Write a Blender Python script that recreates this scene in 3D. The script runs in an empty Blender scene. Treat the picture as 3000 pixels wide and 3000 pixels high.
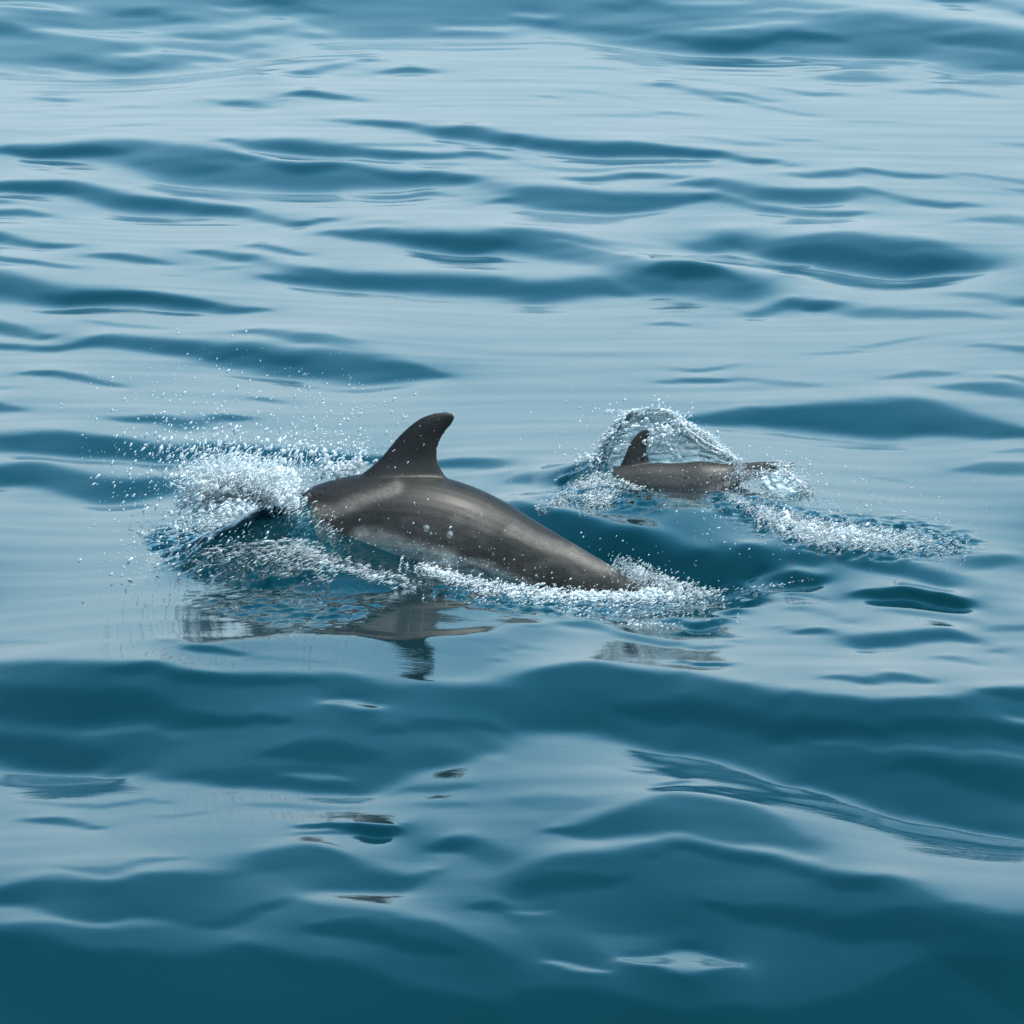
import bpy, math, random
import numpy as np
from mathutils import Vector

random.seed(7)
rng = np.random.default_rng(7)
scene = bpy.context.scene
C = scene.collection

# ------------------------------------------------------------------ camera
ELEV = math.radians(8.8)
DIST = 34.0
FPX = DIST * 625.0                       # focal length in photo pixels (3000 px frame)
TARGET = np.array([0.0, 0.0, 0.277])
CAM = TARGET + np.array([0.0, -math.cos(ELEV) * DIST, math.sin(ELEV) * DIST])
FWD = np.array([0.0, math.cos(ELEV), -math.sin(ELEV)])
UP = np.array([0.0, math.sin(ELEV), math.cos(ELEV)])
cam_data = bpy.data.cameras.new('camera')
cam_data.sensor_width = 36.0
cam_data.lens = 36.0 * FPX / 3000.0
cam_data.clip_start = 0.5
cam_data.clip_end = 6000.0
cam = bpy.data.objects.new('camera', cam_data)
cam.location = CAM
cam.rotation_euler = (math.pi / 2 - ELEV, 0, 0)
C.objects.link(cam)
scene.camera = cam

# ------------------------------------------------------------------ world and sun
SUN_EL, SUN_AZ = math.radians(64), math.radians(112)      # azimuth clockwise from +Y (away from the camera)
world = bpy.data.worlds.new('World')
scene.world = world
world.use_nodes = True
wn = world.node_tree
wn.nodes.clear()
wo = wn.nodes.new('ShaderNodeOutputWorld')
wb = wn.nodes.new('ShaderNodeBackground')
ws = wn.nodes.new('ShaderNodeTexSky')
ws.sky_type = 'NISHITA'
ws.sun_disc = False
ws.sun_elevation = SUN_EL
ws.sun_rotation = SUN_AZ
ws.air_density = 0.75
ws.dust_density = 1.0
ws.ozone_density = 2.5
wb.inputs['Strength'].default_value = 0.15
tint = wn.nodes.new('ShaderNodeMix')
tint.data_type = 'RGBA'; tint.blend_type = 'MULTIPLY'
tint.inputs['Factor'].default_value = 1.0
tint.inputs['B'].default_value = (0.36, 1.02, 0.99, 1)      # the photograph's cool white balance, the same over the whole sky
wn.links.new(ws.outputs[0], tint.inputs['A'])
# pale sea haze all round the horizon, thinning upwards
geo = wn.nodes.new('ShaderNodeTexCoord')
sep = wn.nodes.new('ShaderNodeSeparateXYZ')
wn.links.new(geo.outputs['Generated'], sep.inputs[0])
ab = wn.nodes.new('ShaderNodeMath'); ab.operation = 'DIVIDE'; ab.inputs[1].default_value = 0.22
wn.links.new(sep.outputs['Z'], ab.inputs[0])
sq = wn.nodes.new('ShaderNodeMath'); sq.operation = 'MULTIPLY'
wn.links.new(ab.outputs[0], sq.inputs[0]); wn.links.new(ab.outputs[0], sq.inputs[1])
ng = wn.nodes.new('ShaderNodeMath'); ng.operation = 'MULTIPLY'; ng.inputs[1].default_value = -1.0
wn.links.new(sq.outputs[0], ng.inputs[0])
ex = wn.nodes.new('ShaderNodeMath'); ex.operation = 'EXPONENT'
wn.links.new(ng.outputs[0], ex.inputs[0])
veil_mix = wn.nodes.new('ShaderNodeMix'); veil_mix.data_type = 'RGBA'
veil_mix.inputs['B'].default_value = (2.75, 3.6, 4.2, 1)
wn.links.new(ex.outputs[0], veil_mix.inputs['Factor'])
wn.links.new(tint.outputs['Result'], veil_mix.inputs['A'])
wn.links.new(veil_mix.outputs['Result'], wb.inputs[0])
wn.links.new(wb.outputs[0], wo.inputs[0])

sun_data = bpy.data.lights.new('sun', 'SUN')
sun_data.energy = 4.2
sun_data.angle = math.radians(0.5)
sun_data.color = (1.0, 0.95, 0.88)
sun = bpy.data.objects.new('sun', sun_data)
sun_dir = Vector((math.sin(SUN_AZ) * math.cos(SUN_EL), math.cos(SUN_AZ) * math.cos(SUN_EL), math.sin(SUN_EL)))
sun.rotation_euler = sun_dir.to_track_quat('Z', 'Y').to_euler()
sun.location = (0, 0, 30)
C.objects.link(sun)

scene.view_settings.view_transform = 'Standard'
scene.view_settings.look = 'None'
scene.view_settings.gamma = 1.0
scene.view_settings.exposure = 0.75
scene.view_settings.use_curve_mapping = False
scene.render.engine = 'CYCLES'
scene.cycles.max_bounces = 12
scene.cycles.transparent_max_bounces = 24
scene.cycles.transmission_bounces = 10
scene.cycles.glossy_bounces = 6
scene.cycles.diffuse_bounces = 3
scene.cycles.caustics_reflective = False
scene.cycles.caustics_refractive = False


# ------------------------------------------------------------------ helpers
def at(px, py, Y):
    """point of the world where the ray through a photo pixel meets the upright plane at depth Y"""
    px = np.asarray(px, float); py = np.asarray(py, float)
    d = [(px - 1500.0), FWD[1] * FPX + UP[1] * (1500.0 - py), FWD[2] * FPX + UP[2] * (1500.0 - py)]
    t = (Y - CAM[1]) / d[1]
    return np.stack(np.broadcast_arrays(d[0] * t, Y + 0 * t, CAM[2] + d[2] * t), -1)


def to_px(P):
    v = P - CAM
    depth = v[..., 1] * FWD[1] + v[..., 2] * FWD[2]
    return 1500.0 + FPX * v[..., 0] / depth, 1500.0 - FPX * (v[..., 1] * UP[1] + v[..., 2] * UP[2]) / depth


def tag(o, label=None, cat=None, group=None, kind=None):
    if label: o['label'] = label
    if cat: o['category'] = cat
    if group: o['group'] = group
    if kind: o['kind'] = kind
    return o


def empty(name, loc):
    o = bpy.data.objects.new(name, None)
    o.location = loc
    o.empty_display_size = 0.1
    C.objects.link(o)
    return o


def mesh_np(name, V, F, mat, parent=None, smooth=True):
    """mesh object out of numpy vertices and faces (all triangles or all quads), one object"""
    V = np.asarray(V, np.float32); F = np.asarray(F, np.int32)
    me = bpy.data.meshes.new(name)
    n, k = F.shape
    me.vertices.add(len(V)); me.vertices.foreach_set('co', V.ravel())
    me.loops.add(n * k); me.loops.foreach_set('vertex_index', F.ravel())
    me.polygons.add(n)
    me.polygons.foreach_set('loop_start', np.arange(0, n * k, k, dtype=np.int32))
    me.polygons.foreach_set('loop_total', np.full(n, k, np.int32))
    me.update(calc_edges=True)
    me.polygons.foreach_set('use_smooth', np.full(n, smooth, bool))
    if mat: me.materials.append(mat)
    o = bpy.data.objects.new(name, me)
    C.objects.link(o)
    if parent:
        o.parent = parent
        o.location = -Vector(parent.location)
    return o


def smooth01(x):
    x = np.clip(x, 0, 1)
    return x * x * (3 - 2 * x)


def blur1(a, s, axis):
    if s <= 0: return a
    r = int(3 * s) + 1
    k = np.exp(-0.5 * (np.arange(-r, r + 1) / s) ** 2); k /= k.sum()
    a = np.moveaxis(a, axis, -1)
    p = np.pad(a, [(0, 0)] * (a.ndim - 1) + [(r, r)], mode='edge')
    out = np.zeros_like(a)
    for i, w in enumerate(k):
        out += w * p[..., i:i + a.shape[-1]]
    return np.moveaxis(out, -1, axis)


def interp2(G, x0, dx, y0, dy, X, Y):
    """bilinear sample of G[iy, ix]"""
    fx = np.clip((X - x0) / dx, 0, G.shape[1] - 1.001); fy = np.clip((Y - y0) / dy, 0, G.shape[0] - 1.001)
    ix = fx.astype(int); iy = fy.astype(int); fx = fx - ix; fy = fy - iy
    return ((G[iy, ix] * (1 - fx) + G[iy, ix + 1] * fx) * (1 - fy)
            + (G[iy + 1, ix] * (1 - fx) + G[iy + 1, ix + 1] * fx) * fy)


def noise_field(nx, ny, lx, ly, seed):
    """smooth periodic random field, lx and ly are correlation lengths in cells, unit variance"""
    r = np.random.default_rng(seed)
    w = np.fft.rfft2(r.standard_normal((ny, nx)))
    ky = np.fft.fftfreq(ny)[:, None]; kx = np.fft.rfftfreq(nx)[None]
    w *= np.exp(-((kx * lx * 2) ** 2 + (ky * ly * 2) ** 2))
    f = np.fft.irfft2(w, s=(ny, nx))
    return (f - f.mean()) / f.std()


# ------------------------------------------------------------------ the swell: where wave faces tilt towards the viewer
S_ = 1500 / 1932
BANDS = []


def T(ox, oy, *shapes, s=S_):
    for amp, pts in shapes:
        BANDS.append((amp, [(ox + x * s, oy + a * s, oy + b * s) for x, a, b in pts]))


T(0, 0,
  (.62, [(-9, -60, 262), (250, -60, 300), (480, -60, 300), (620, -60, 280), (860, -60, 275), (900, -60, 240), (1080, -60, 225),
         (1100, -60, 140), (1250, -60, 135), (1400, -60, 145), (1600, -60, 150), (1932, -60, 170)]),
  (-.7, [(0, 5, 25), (120, 15, 45), (280, 45, 60)]), (-.6, [(100, 105, 115), (350, 120, 145), (600, 100, 140)]),
  (-.6, [(440, 185, 200), (600, 180, 205), (900, 205, 215), (1090, 190, 212)]), (-.7, [(850, 80, 92), (1000, 80, 115), (1250, 110, 125)]),
  (-.6, [(90, 245, 255), (340, 280, 295)]), (-.4, [(640, 138, 150), (820, 150, 160)]), (-.6, [(880, 130, 142), (1050, 140, 215), (1095, 140, 240)]),
  (-.5, [(800, 0, 12), (1000, 50, 62)]), (-.6, [(1650, 103, 115), (1932, 93, 120)]), (-.6, [(720, 240, 250), (900, 235, 262), (1080, 232, 250)]),
  (.4, [(420, 55, 75), (620, 35, 80), (760, 60, 70)]), (.5, [(880, 0, 5), (1080, 10, 55), (1250, 40, 50)]),
  (.4, [(-9, 80, 150), (150, 110, 160)]), (.3, [(200, 200, 240), (400, 210, 250), (600, 240, 270)]), (.25, [(620, 120, 130), (780, 110, 150), (880, 125, 140)]),
  (1., [(1085, 262, 270), (1200, 235, 280), (1330, 222, 258), (1440, 225, 232)]), (1., [(1400, 275, 280), (1540, 252, 287), (1660, 265, 272)]),
  (.5, [(1250, 290, 295), (1450, 285, 291)]), (1.1, [(930, 355, 358), (1180, 352, 381), (1390, 375, 383)]),
  (1., [(770, 382, 385), (920, 372, 400), (1100, 380, 385)]), (.9, [(115, 380, 385), (220, 373, 390), (290, 378, 383)]),
  (.5, [(390, 408, 412), (500, 404, 414), (610, 407, 411)]),
  (1., [(1230, 463, 466), (1400, 455, 482), (1600, 480, 525), (1800, 490, 545), (1940, 498, 556)]),
  (.75, [(0, 570, 582), (80, 540, 605), (250, 536, 618), (420, 542, 640), (555, 540, 660), (570, 540, 690), (700, 545, 710), (850, 575, 714),
         (1000, 600, 714), (1300, 625, 722), (1600, 645, 722), (1800, 665, 715), (1940, 682, 775)]),
  (.5, [(20, 575, 590), (230, 560, 602), (480, 580, 610)]), (.25, [(500, 630, 640), (650, 600, 655), (850, 625, 650)]),
  (.5, [(850, 580, 600), (1080, 605, 650), (1300, 630, 650)]), (.3, [(1300, 640, 650), (1550, 650, 690), (1800, 680, 700)]),
  (.85, [(820, 526, 532), (950, 520, 585), (1150, 535, 592), (1300, 545, 606), (1500, 570, 610), (1932, 590, 605)]),
  (.6, [(1300, 538, 550), (1700, 545, 553)]), (-.5, [(920, 588, 594), (1100, 592, 612), (1300, 605, 614)]),
  (.5, [(1560, 612, 618), (1640, 610, 634), (1750, 625, 632)]),
  (1., [(-9, 683, 712), (200, 688, 750), (400, 710, 810), (600, 755, 828), (800, 778, 825), (1000, 790, 832), (1150, 815, 841), (1290, 830, 839)]),
  (.9, [(1330, 745, 748), (1450, 738, 757), (1600, 730, 752), (1720, 740, 746)]), (.9, [(1800, 765, 768), (1940, 745, 776)]),
  (.7, [(-9, 740, 765), (60, 760, 766)]), (.8, [(-9, 785, 812), (80, 785, 815), (200, 808, 817)]),
  (.95, [(-9, 866, 920), (100, 885, 925), (200, 910, 932), (310, 930, 937)]),
  (.5, [(70, 624, 628), (150, 622, 640), (210, 636, 641)]), (.5, [(215, 672, 675), (320, 682, 686)]),
  (.8, [(1190, 881, 887), (1350, 862, 912), (1550, 855, 955), (1700, 855, 970), (1940, 858, 972)]),
  (.3, [(1370, 835, 845), (1430, 826, 850), (1500, 828, 852), (1560, 845, 852)]), (.45, [(1450, 890, 905), (1650, 870, 930), (1850, 895, 950), (1932, 920, 960)]),
  (.6, [(1250, 190, 194), (1320, 189, 196), (1395, 186, 194)]), (.5, [(1345, 207, 211), (1480, 204, 209)]), (.5, [(1680, 226, 229), (1755, 229, 233)]),
  (.4, [(640, 491, 494), (885, 482, 486)]), (.6, [(550, 329, 332), (610, 321, 324)]), (.5, [(640, 350, 354), (740, 345, 348)]),
  (.5, [(875, 426, 429), (945, 429, 432)]), (.6, [(1000, 459, 462), (1100, 470, 474)]), (.5, [(280, 500, 504), (360, 484, 490), (600, 470, 476)]),
  (.5, [(0, 505, 509), (260, 506, 510), (500, 504, 508)]), (.4, [(0, 430, 434), (250, 440, 444), (350, 440, 444)]),
  (.5, [(1190, 449, 453), (1260, 445, 449)]), (.4, [(1360, 337, 341), (1540, 352, 356)]), (.4, [(1550, 387, 390), (1700, 394, 398)]))
T(0, 700,
  (1., [(920, 28, 32), (1040, 15, 52), (1170, 40, 48)]), (.75, [(310, 68, 72), (490, 56, 100), (660, 88, 94)]),
  (.95, [(-9, 72, 98), (80, 75, 104), (190, 95, 107), (310, 110, 115)]),
  (.8, [(700, 50, 55), (820, 46, 80), (1000, 72, 112), (1150, 90, 170), (1300, 110, 182), (1450, 130, 207), (1650, 135, 234), (1940, 130, 242)]),
  (.8, [(970, 140, 150), (1050, 130, 172), (1150, 135, 178)]), (.5, [(780, 115, 118), (850, 108, 124), (940, 113, 118)]), (.3, [(590, 130, 135), (720, 130, 138)]),
  (.85, [(-9, 135, 248), (200, 160, 252), (400, 190, 270), (650, 210, 292), (850, 240, 289), (1030, 268, 277)]),
  (.45, [(150, 190, 220), (400, 200, 250), (700, 225, 262), (820, 240, 260)]), (.5, [(300, 310, 314), (400, 312, 326), (630, 336, 341)]),
  (.85, [(-9, 305, 360), (120, 318, 362), (220, 350, 360)]),
  (.8, [(-9, 395, 420), (120, 395, 418), (200, 380, 410), (330, 355, 408), (450, 352, 415), (650, 372, 445), (800, 380, 480), (950, 392, 520),
        (1100, 400, 540), (1250, 400, 550), (1400, 420, 548), (1550, 455, 530), (1700, 515, 522)]),
  (.6, [(880, 350, 356), (1050, 342, 375), (1250, 352, 400), (1350, 380, 420)]), (.35, [(780, 430, 450), (950, 425, 470), (1150, 440, 490)]),
  (.9, [(60, 500, 505), (200, 495, 525), (330, 515, 550), (480, 545, 552)]), (.75, [(-9, 603, 648), (60, 625, 648), (100, 640, 646)]),
  (.3, [(-9, 548, 560), (60, 550, 558)]), (.7, [(930, 605, 608), (1000, 605, 625), (1080, 622, 627)]), (.35, [(580, 615, 618), (820, 603, 607)]),
  (.7, [(400, 660, 668), (600, 660, 700), (700, 665, 740), (850, 665, 700), (960, 685, 692)]),
  (.85, [(-9, 720, 800), (200, 715, 815), (450, 740, 820), (600, 770, 830), (900, 780, 850), (1200, 780, 850), (1400, 800, 840), (1480, 820, 830)]),
  (.8, [(-9, 855, 950), (150, 850, 970), (400, 880, 1000), (700, 890, 990)]),
  (.75, [(1600, 850, 870), (1720, 830, 890), (1850, 850, 920), (1940, 872, 922)]))
T(1500, 0,
  (.68, [(-9, -60, 130), (100, -60, 150), (250, -60, 165), (350, -60, 188), (500, -20, 205), (700, 60, 214), (900, 95, 220), (1060, 100, 228), (1200, 60, 236),
         (1400, 50, 238), (1600, 65, 255), (1800, 90, 272), (1945, 105, 292)]),
  (.5, [(450, -60, 30), (700, -10, 72), (950, -20, 100), (1100, 0, 100), (1300, 25, 60)]),
  (.6, [(550, 140, 150), (750, 120, 200), (900, 150, 190), (1050, 125, 177), (1150, 130, 180), (1260, 145, 160)]), (.4, [(300, 0, 20), (400, 10, 45), (450, 20, 40)]),
  (.3, [(1450, 90, 130), (1700, 130, 190), (1932, 150, 240)]), (.3, [(250, 90, 110), (400, 100, 140), (520, 120, 140)]),
  (-.7, [(0, 55, 68), (160, 80, 97)]), (-.6, [(0, 93, 112), (150, 120, 165), (260, 150, 172)]), (-.5, [(590, 0, 7), (900, 15, 27)]), (-.6, [(690, 90, 98), (930, 97, 106)]),
  (-.5, [(950, 90, 95), (1090, 92, 100)]), (-.5, [(900, 50, 58), (1300, 38, 46)]), (-.4, [(1380, 90, 100), (1550, 140, 160), (1700, 170, 187), (1900, 225, 237)]),
  (-.5, [(1330, 225, 233), (1550, 245, 256)]), (-.5, [(1000, 205, 214), (1200, 235, 241)]), (.95, [(1580, -10, 3), (1750, -30, 30), (1945, 10, 62)]),
  (.5, [(1080, 253, 262), (1200, 250, 269)]), (.65, [(1150, 290, 305), (1300, 270, 318), (1440, 300, 315)]), (.5, [(1450, 330, 340), (1600, 335, 357), (1850, 370, 377)]),
  (.6, [(1550, 250, 268), (1780, 275, 296), (1810, 282, 290)]), (.4, [(1600, 240, 250), (1945, 270, 300)]),
  (.8, [(520, 325, 335), (600, 318, 347), (750, 340, 380), (800, 365, 385), (1150, 425, 433)]), (.8, [(790, 345, 352), (900, 350, 371), (1000, 372, 379)]),
  (.9, [(960, 325, 329), (1100, 340, 348), (1260, 360, 369)]), (.7, [(80, 358, 361), (130, 353, 365), (190, 360, 364)]), (.5, [(190, 330, 334), (350, 350, 355), (490, 375, 381)]),
  (.5, [(480, 262, 266), (520, 258, 273), (580, 262, 270)]), (.6, [(490, 405, 409), (600, 430, 436), (720, 440, 446)]), (.8, [(930, 512, 516), (1050, 522, 528), (1160, 520, 527)]),
  (.5, [(1160, 540, 544), (1340, 565, 571)]), (.5, [(230, 425, 429), (400, 430, 434), (600, 430, 438)]), (.3, [(640, 520, 525), (850, 530, 550), (1000, 540, 548)]),
  (.5, [(300, 197, 200), (430, 215, 220)]), (.5, [(220, 245, 250), (520, 285, 290), (900, 315, 320)]), (.4, [(1260, 460, 464), (1470, 464, 470)]), (.4, [(1830, 530, 536), (1940, 536, 546)]),
  (1., [(-9, 498, 552), (150, 515, 580), (300, 525, 596), (500, 545, 602), (700, 580, 613), (1080, 605, 617)]),
  (.5, [(0, 598, 608), (100, 620, 632), (400, 630, 641), (780, 632, 645)]), (.95, [(180, 660, 665), (350, 650, 686), (500, 655, 686), (680, 678, 685)]),
  (.8, [(-9, 685, 775), (150, 695, 776), (300, 720, 792), (450, 740, 806), (600, 745, 785), (740, 745, 760)]),
  (.85, [(600, 708, 716), (800, 680, 740), (950, 678, 757), (1150, 690, 757), (1300, 705, 742), (1340, 715, 730)]),
  (.8, [(700, 740, 760), (850, 757, 797), (1100, 770, 809), (1300, 780, 807), (1345, 790, 798)]),
  (.75, [(1030, 645, 650), (1200, 628, 657), (1400, 645, 667), (1650, 670, 680)]), (.75, [(1340, 720, 730), (1500, 740, 772), (1650, 770, 792), (1780, 782, 789)]),
  (.45, [(1680, 660, 668), (1940, 680, 700)]), (.5, [(1850, 715, 720), (1940, 712, 732)]), (.4, [(1530, 845, 850), (1740, 835, 845), (1850, 812, 860), (1940, 820, 880)]))
T(1500, 700,
  (.8, [(-9, -45, 70), (200, -25, 105), (350, 0, 150), (500, 60, 217), (650, 75, 223), (830, 100, 216), (1000, 150, 190), (1060, 165, 176)]),
  (.8, [(-9, 142, 248), (200, 148, 250), (350, 150, 252), (450, 200, 247), (465, 210, 222)]), (.8, [(490, 108, 125), (600, 85, 152), (700, 90, 152), (850, 105, 125)]),
  (-.5, [(150, 0, 7), (350, 25, 42), (550, 40, 62)]), (-.7, [(560, 55, 65), (800, 60, 92), (1140, 105, 119)]),
  (.85, [(640, 0, 20), (780, -10, 60), (950, -15, 90), (1150, -18, 135), (1400, -15, 160), (1600, 0, 152), (1750, 40, 130), (1810, 90, 115)]),
  (.35, [(950, 30, 50), (1150, 30, 100), (1500, 60, 130), (1700, 80, 110)]), (.85, [(790, 248, 252), (950, 225, 263), (1100, 230, 277), (1250, 245, 270)]),
  (.45, [(1100, 260, 280), (1400, 262, 312), (1600, 275, 317), (1850, 300, 309)]), (.5, [(1640, 225, 231), (1800, 210, 242), (1940, 205, 247)]),
  (1.2, [(510, 315, 319), (600, 312, 322), (680, 316, 321)]), (.5, [(400, 360, 364), (470, 358, 366)]), (.6, [(1280, 412, 418), (1400, 400, 412), (1570, 376, 382)]),
  (.6, [(1100, 440, 444), (1240, 432, 439), (1360, 424, 431)]), (.8, [(600, 486, 491), (700, 482, 495), (860, 474, 480)]), (.75, [(530, 535, 540), (700, 522, 546), (830, 528, 541)]),
  (.35, [(830, 530, 535), (1000, 530, 556), (1160, 550, 559)]), (.5, [(1380, 525, 530), (1550, 508, 541), (1690, 515, 523)]), (.5, [(1700, 425, 430), (1940, 405, 436)]),
  (.5, [(1590, 570, 576), (1750, 558, 610), (1940, 580, 640)]), (.6, [(1820, 540, 546), (1940, 525, 560)]),
  (.8, [(600, 655, 665), (750, 645, 692), (1000, 640, 717), (1200, 615, 747), (1400, 603, 767), (1600, 620, 777), (1800, 680, 780), (1940, 728, 780)]),
  (.45, [(1660, 890, 896), (1800, 885, 926), (1940, 885, 936)]), (.4, [(1800, 828, 834), (1940, 815, 841)]), (.3, [(1360, 898, 902), (1430, 895, 910), (1490, 908, 913)]),
  (.7, [(-9, 880, 922), (100, 850, 920), (240, 848, 908), (330, 880, 900)]))
T(0, 0,
  (1.9, [(1480, 1470, 1600), (1540, 1482, 1640), (1600, 1497, 1700), (1760, 1525, 1725), (1900, 1545, 1728), (2100, 1585, 1722), (2250, 1625, 1705), (2420, 1670, 1690)]),
  (.55, [(1560, 1455, 1480), (1700, 1450, 1500), (1900, 1460, 1520), (2100, 1470, 1590), (2250, 1480, 1620)]),
  (.9, [(2300, 1600, 1625), (2600, 1615, 1665), (2800, 1620, 1675), (2990, 1610, 1650)]),
  (3., [(2100, 1728, 1734), (2160, 1705, 1730), (2250, 1702, 1713), (2335, 1703, 1707)]), (1.6, [(2250, 1725, 1729), (2350, 1728, 1739), (2440, 1738, 1742)]),
  (3., [(2490, 1717, 1721), (2650, 1717, 1745), (2750, 1717, 1760), (2830, 1722, 1768), (2842, 1745, 1768)]),
  (.4, [(2270, 1780, 1785), (2400, 1765, 1800), (2520, 1775, 1795)]),
  (1.1, [(800, 1695, 1714), (866, 1662, 1730), (943, 1650, 1734), (1047, 1647, 1730), (1176, 1688, 1709), (1250, 1688, 1699)]), s=1)
T(0, 0, (.04, [(-9, 2240, 2560), (1300, 2240, 2560), (1700, 2240, 2260)]), (.2, [(420, 2255, 2480), (700, 2225, 2560), (1300, 2200, 2540), (1480, 2240, 2460)]),
  (.34, [(520, 1880, 1905), (700, 1852, 1985), (1000, 1848, 2000), (1300, 1850, 2000), (1500, 1862, 1960), (1640, 1885, 1905)]),
  (.25, [(640, 1760, 1790), (900, 1750, 1840), (1300, 1750, 1840), (1560, 1780, 1820)]), s=1)
T(1500, 1550,
  (.4, [(1370, 285, 290), (1600, 300, 332), (1940, 335, 362)]), (.8, [(990, 385, 390), (1150, 375, 400), (1400, 358, 422), (1650, 370, 430), (1860, 410, 429)]),
  (.55, [(40, 410, 415), (300, 402, 437), (600, 425, 447), (870, 450, 459)]), (2.6, [(590, 507, 510), (700, 508, 517), (840, 516, 521)]),
  (.65, [(1150, 555, 560), (1400, 535, 577), (1600, 560, 576)]), (.4, [(1580, 480, 484), (1700, 470, 502), (1790, 485, 493)]), (.2, [(0, 490, 510), (150, 500, 515)]),
  (2.4, [(560, 345, 351), (700, 330, 366), (820, 318, 368), (875, 350, 363)]),
  (.85, [(-9, 593, 805), (200, 545, 792), (350, 535, 805), (600, 540, 865), (800, 565, 895), (1000, 600, 945), (1200, 620, 987), (1500, 628, 1072), (1700, 600, 1105), (1945, 555, 1172)]),
  (.5, [(380, 690, 720), (650, 640, 762), (900, 690, 772), (1300, 710, 772), (1940, 710, 772)]), (.5, [(1400, 860, 870), (1600, 850, 922), (1940, 880, 1002)]),
  (.45, [(1750, 590, 600), (1940, 560, 622)]), (-.25, [(1100, 780, 790), (1500, 800, 832), (1932, 810, 842)]), (-.6, [(1860, 670, 690), (1940, 665, 697)]))
T(0, 1800,
  (.75, [(-9, 182, 582), (200, 150, 565), (400, 155, 582), (600, 165, 592), (700, 180, 602), (850, 210, 640), (1000, 220, 646), (1200, 230, 656), (1400, 238, 651),
         (1430, 240, 622), (1750, 255, 592), (1780, 258, 560), (1945, 268, 518)]),
  (.5, [(-9, 250, 390), (250, 240, 397), (450, 255, 392), (600, 310, 402), (900, 370, 412), (1100, 380, 402)]),
  (.4, [(370, 190, 200), (600, 170, 232), (800, 210, 262), (1000, 235, 267), (1200, 240, 260)]), (.45, [(-9, 440, 550), (200, 430, 550), (400, 470, 540)]),
  (.4, [(980, 500, 510), (1200, 440, 542), (1400, 450, 532), (1450, 480, 500)]), (.3, [(1400, 400, 420), (1700, 400, 442), (1932, 400, 430)]),
  (-.8, [(1200, 320, 325), (1340, 305, 342), (1460, 318, 322)]), (-.5, [(1050, 585, 590), (1200, 573, 602), (1330, 590, 598)]), (-.2, [(300, 405, 430), (700, 405, 440)]),
  (.8, [(600, 92, 96), (750, 95, 127), (930, 130, 141)]), (.3, [(930, 145, 150), (1250, 175, 181)]), (.4, [(1840, 178, 182), (1932, 170, 196)]),
  (.5, [(0, 100, 104), (100, 88, 93), (190, 95, 99)]), (.7, [(70, 745, 750), (230, 732, 767), (400, 752, 762)]), (.3, [(60, 680, 684), (250, 672, 692), (650, 672, 683)]),
  (.2, [(480, 730, 735), (800, 725, 746)]), (.2, [(880, 700, 705), (1080, 690, 716), (1380, 712, 720)]), (.3, [(1480, 655, 660), (1650, 645, 687), (1800, 650, 660)]),
  (.2, [(1560, 730, 735), (1650, 725, 762), (1800, 735, 745)]), (.3, [(200, 905, 910), (400, 895, 932), (700, 905, 915)]),
  (4.5, [(1110, 784, 788), (1300, 787, 795), (1350, 792, 806), (1380, 794, 822), (1500, 797, 823), (1520, 806, 816)]), (1.8, [(1090, 813, 817), (1380, 814, 821)]))
T(0, 2250,
  (.72, [(-9, 400, 465), (100, 372, 480), (250, 365, 520), (600, 368, 560), (905, 365, 600), (925, 300, 600), (1050, 283, 560), (1180, 285, 492), (1300, 325, 487), (1360, 372, 487), (1500, 380, 472), (1660, 400, 415)]),
  (.6, [(-9, 528, 1300), (250, 525, 1300), (500, 560, 1300), (900, 560, 1300), (1050, 510, 1300), (1250, 520, 1300), (1500, 525, 1300), (1650, 540, 1300), (1800, 610, 1300), (1940, 655, 1300)]),
  (.6, [(-9, 560, 1300), (300, 600, 1300), (600, 670, 1300), (900, 665, 1300), (1100, 720, 1300), (1400, 760, 1300), (1700, 790, 1300), (1945, 830, 1300)]),
  (.5, [(1150, 620, 640), (1400, 570, 682), (1650, 620, 682), (1750, 650, 670)]),
  (.8, [(1620, 315, 340), (1750, 285, 380), (1945, 287, 440)]), (.6, [(1760, 510, 520), (1940, 490, 572)]))
T(1500, 2250,
  (.7, [(120, 203, 213), (350, 150, 247), (600, 115, 292), (750, 110, 302), (900, 130, 302), (1060, 190, 302), (1150, 240, 312)]),
  (.7, [(-9, 290, 1300), (250, 275, 1300), (450, 290, 1300), (700, 300, 1300), (1000, 320, 1300), (1300, 345, 1300), (1550, 380, 1300), (1595, 430, 1300), (1605, 462, 1300), (1750, 478, 1300), (1945, 500, 1300)]),
  (.5, [(-9, 330, 420), (300, 350, 422), (450, 380, 410)]), (.4, [(500, 330, 360), (800, 340, 392), (1100, 350, 402), (1400, 360, 422)]),
  (.5, [(700, 540, 570), (1000, 530, 622), (1500, 480, 602), (1940, 560, 902)]),
  (.6, [(-9, 800, 1300), (300, 810, 1300), (700, 880, 1300), (1000, 940, 1300), (1300, 780, 1300), (1600, 640, 1300), (1940, 640, 1300)]),
  (-1.1, [(400, 688, 700), (650, 708, 772), (870, 765, 775)]), (-.8, [(110, 700, 710), (250, 720, 752), (380, 745, 755)]), (-.5, [(-9, 480, 495), (150, 490, 510)]),
  (-.25, [(300, 600, 680), (700, 640, 690)]),
  (.2, [(-9, 90, 100), (150, 85, 180), (300, 110, 130)]), (.3, [(430, 5, 10), (540, 15, 21)]), (2.2, [(530, 76, 80), (640, 64, 71), (668, 55, 64)]),
  (.3, [(700, 78, 82), (880, 92, 97)]))

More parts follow.
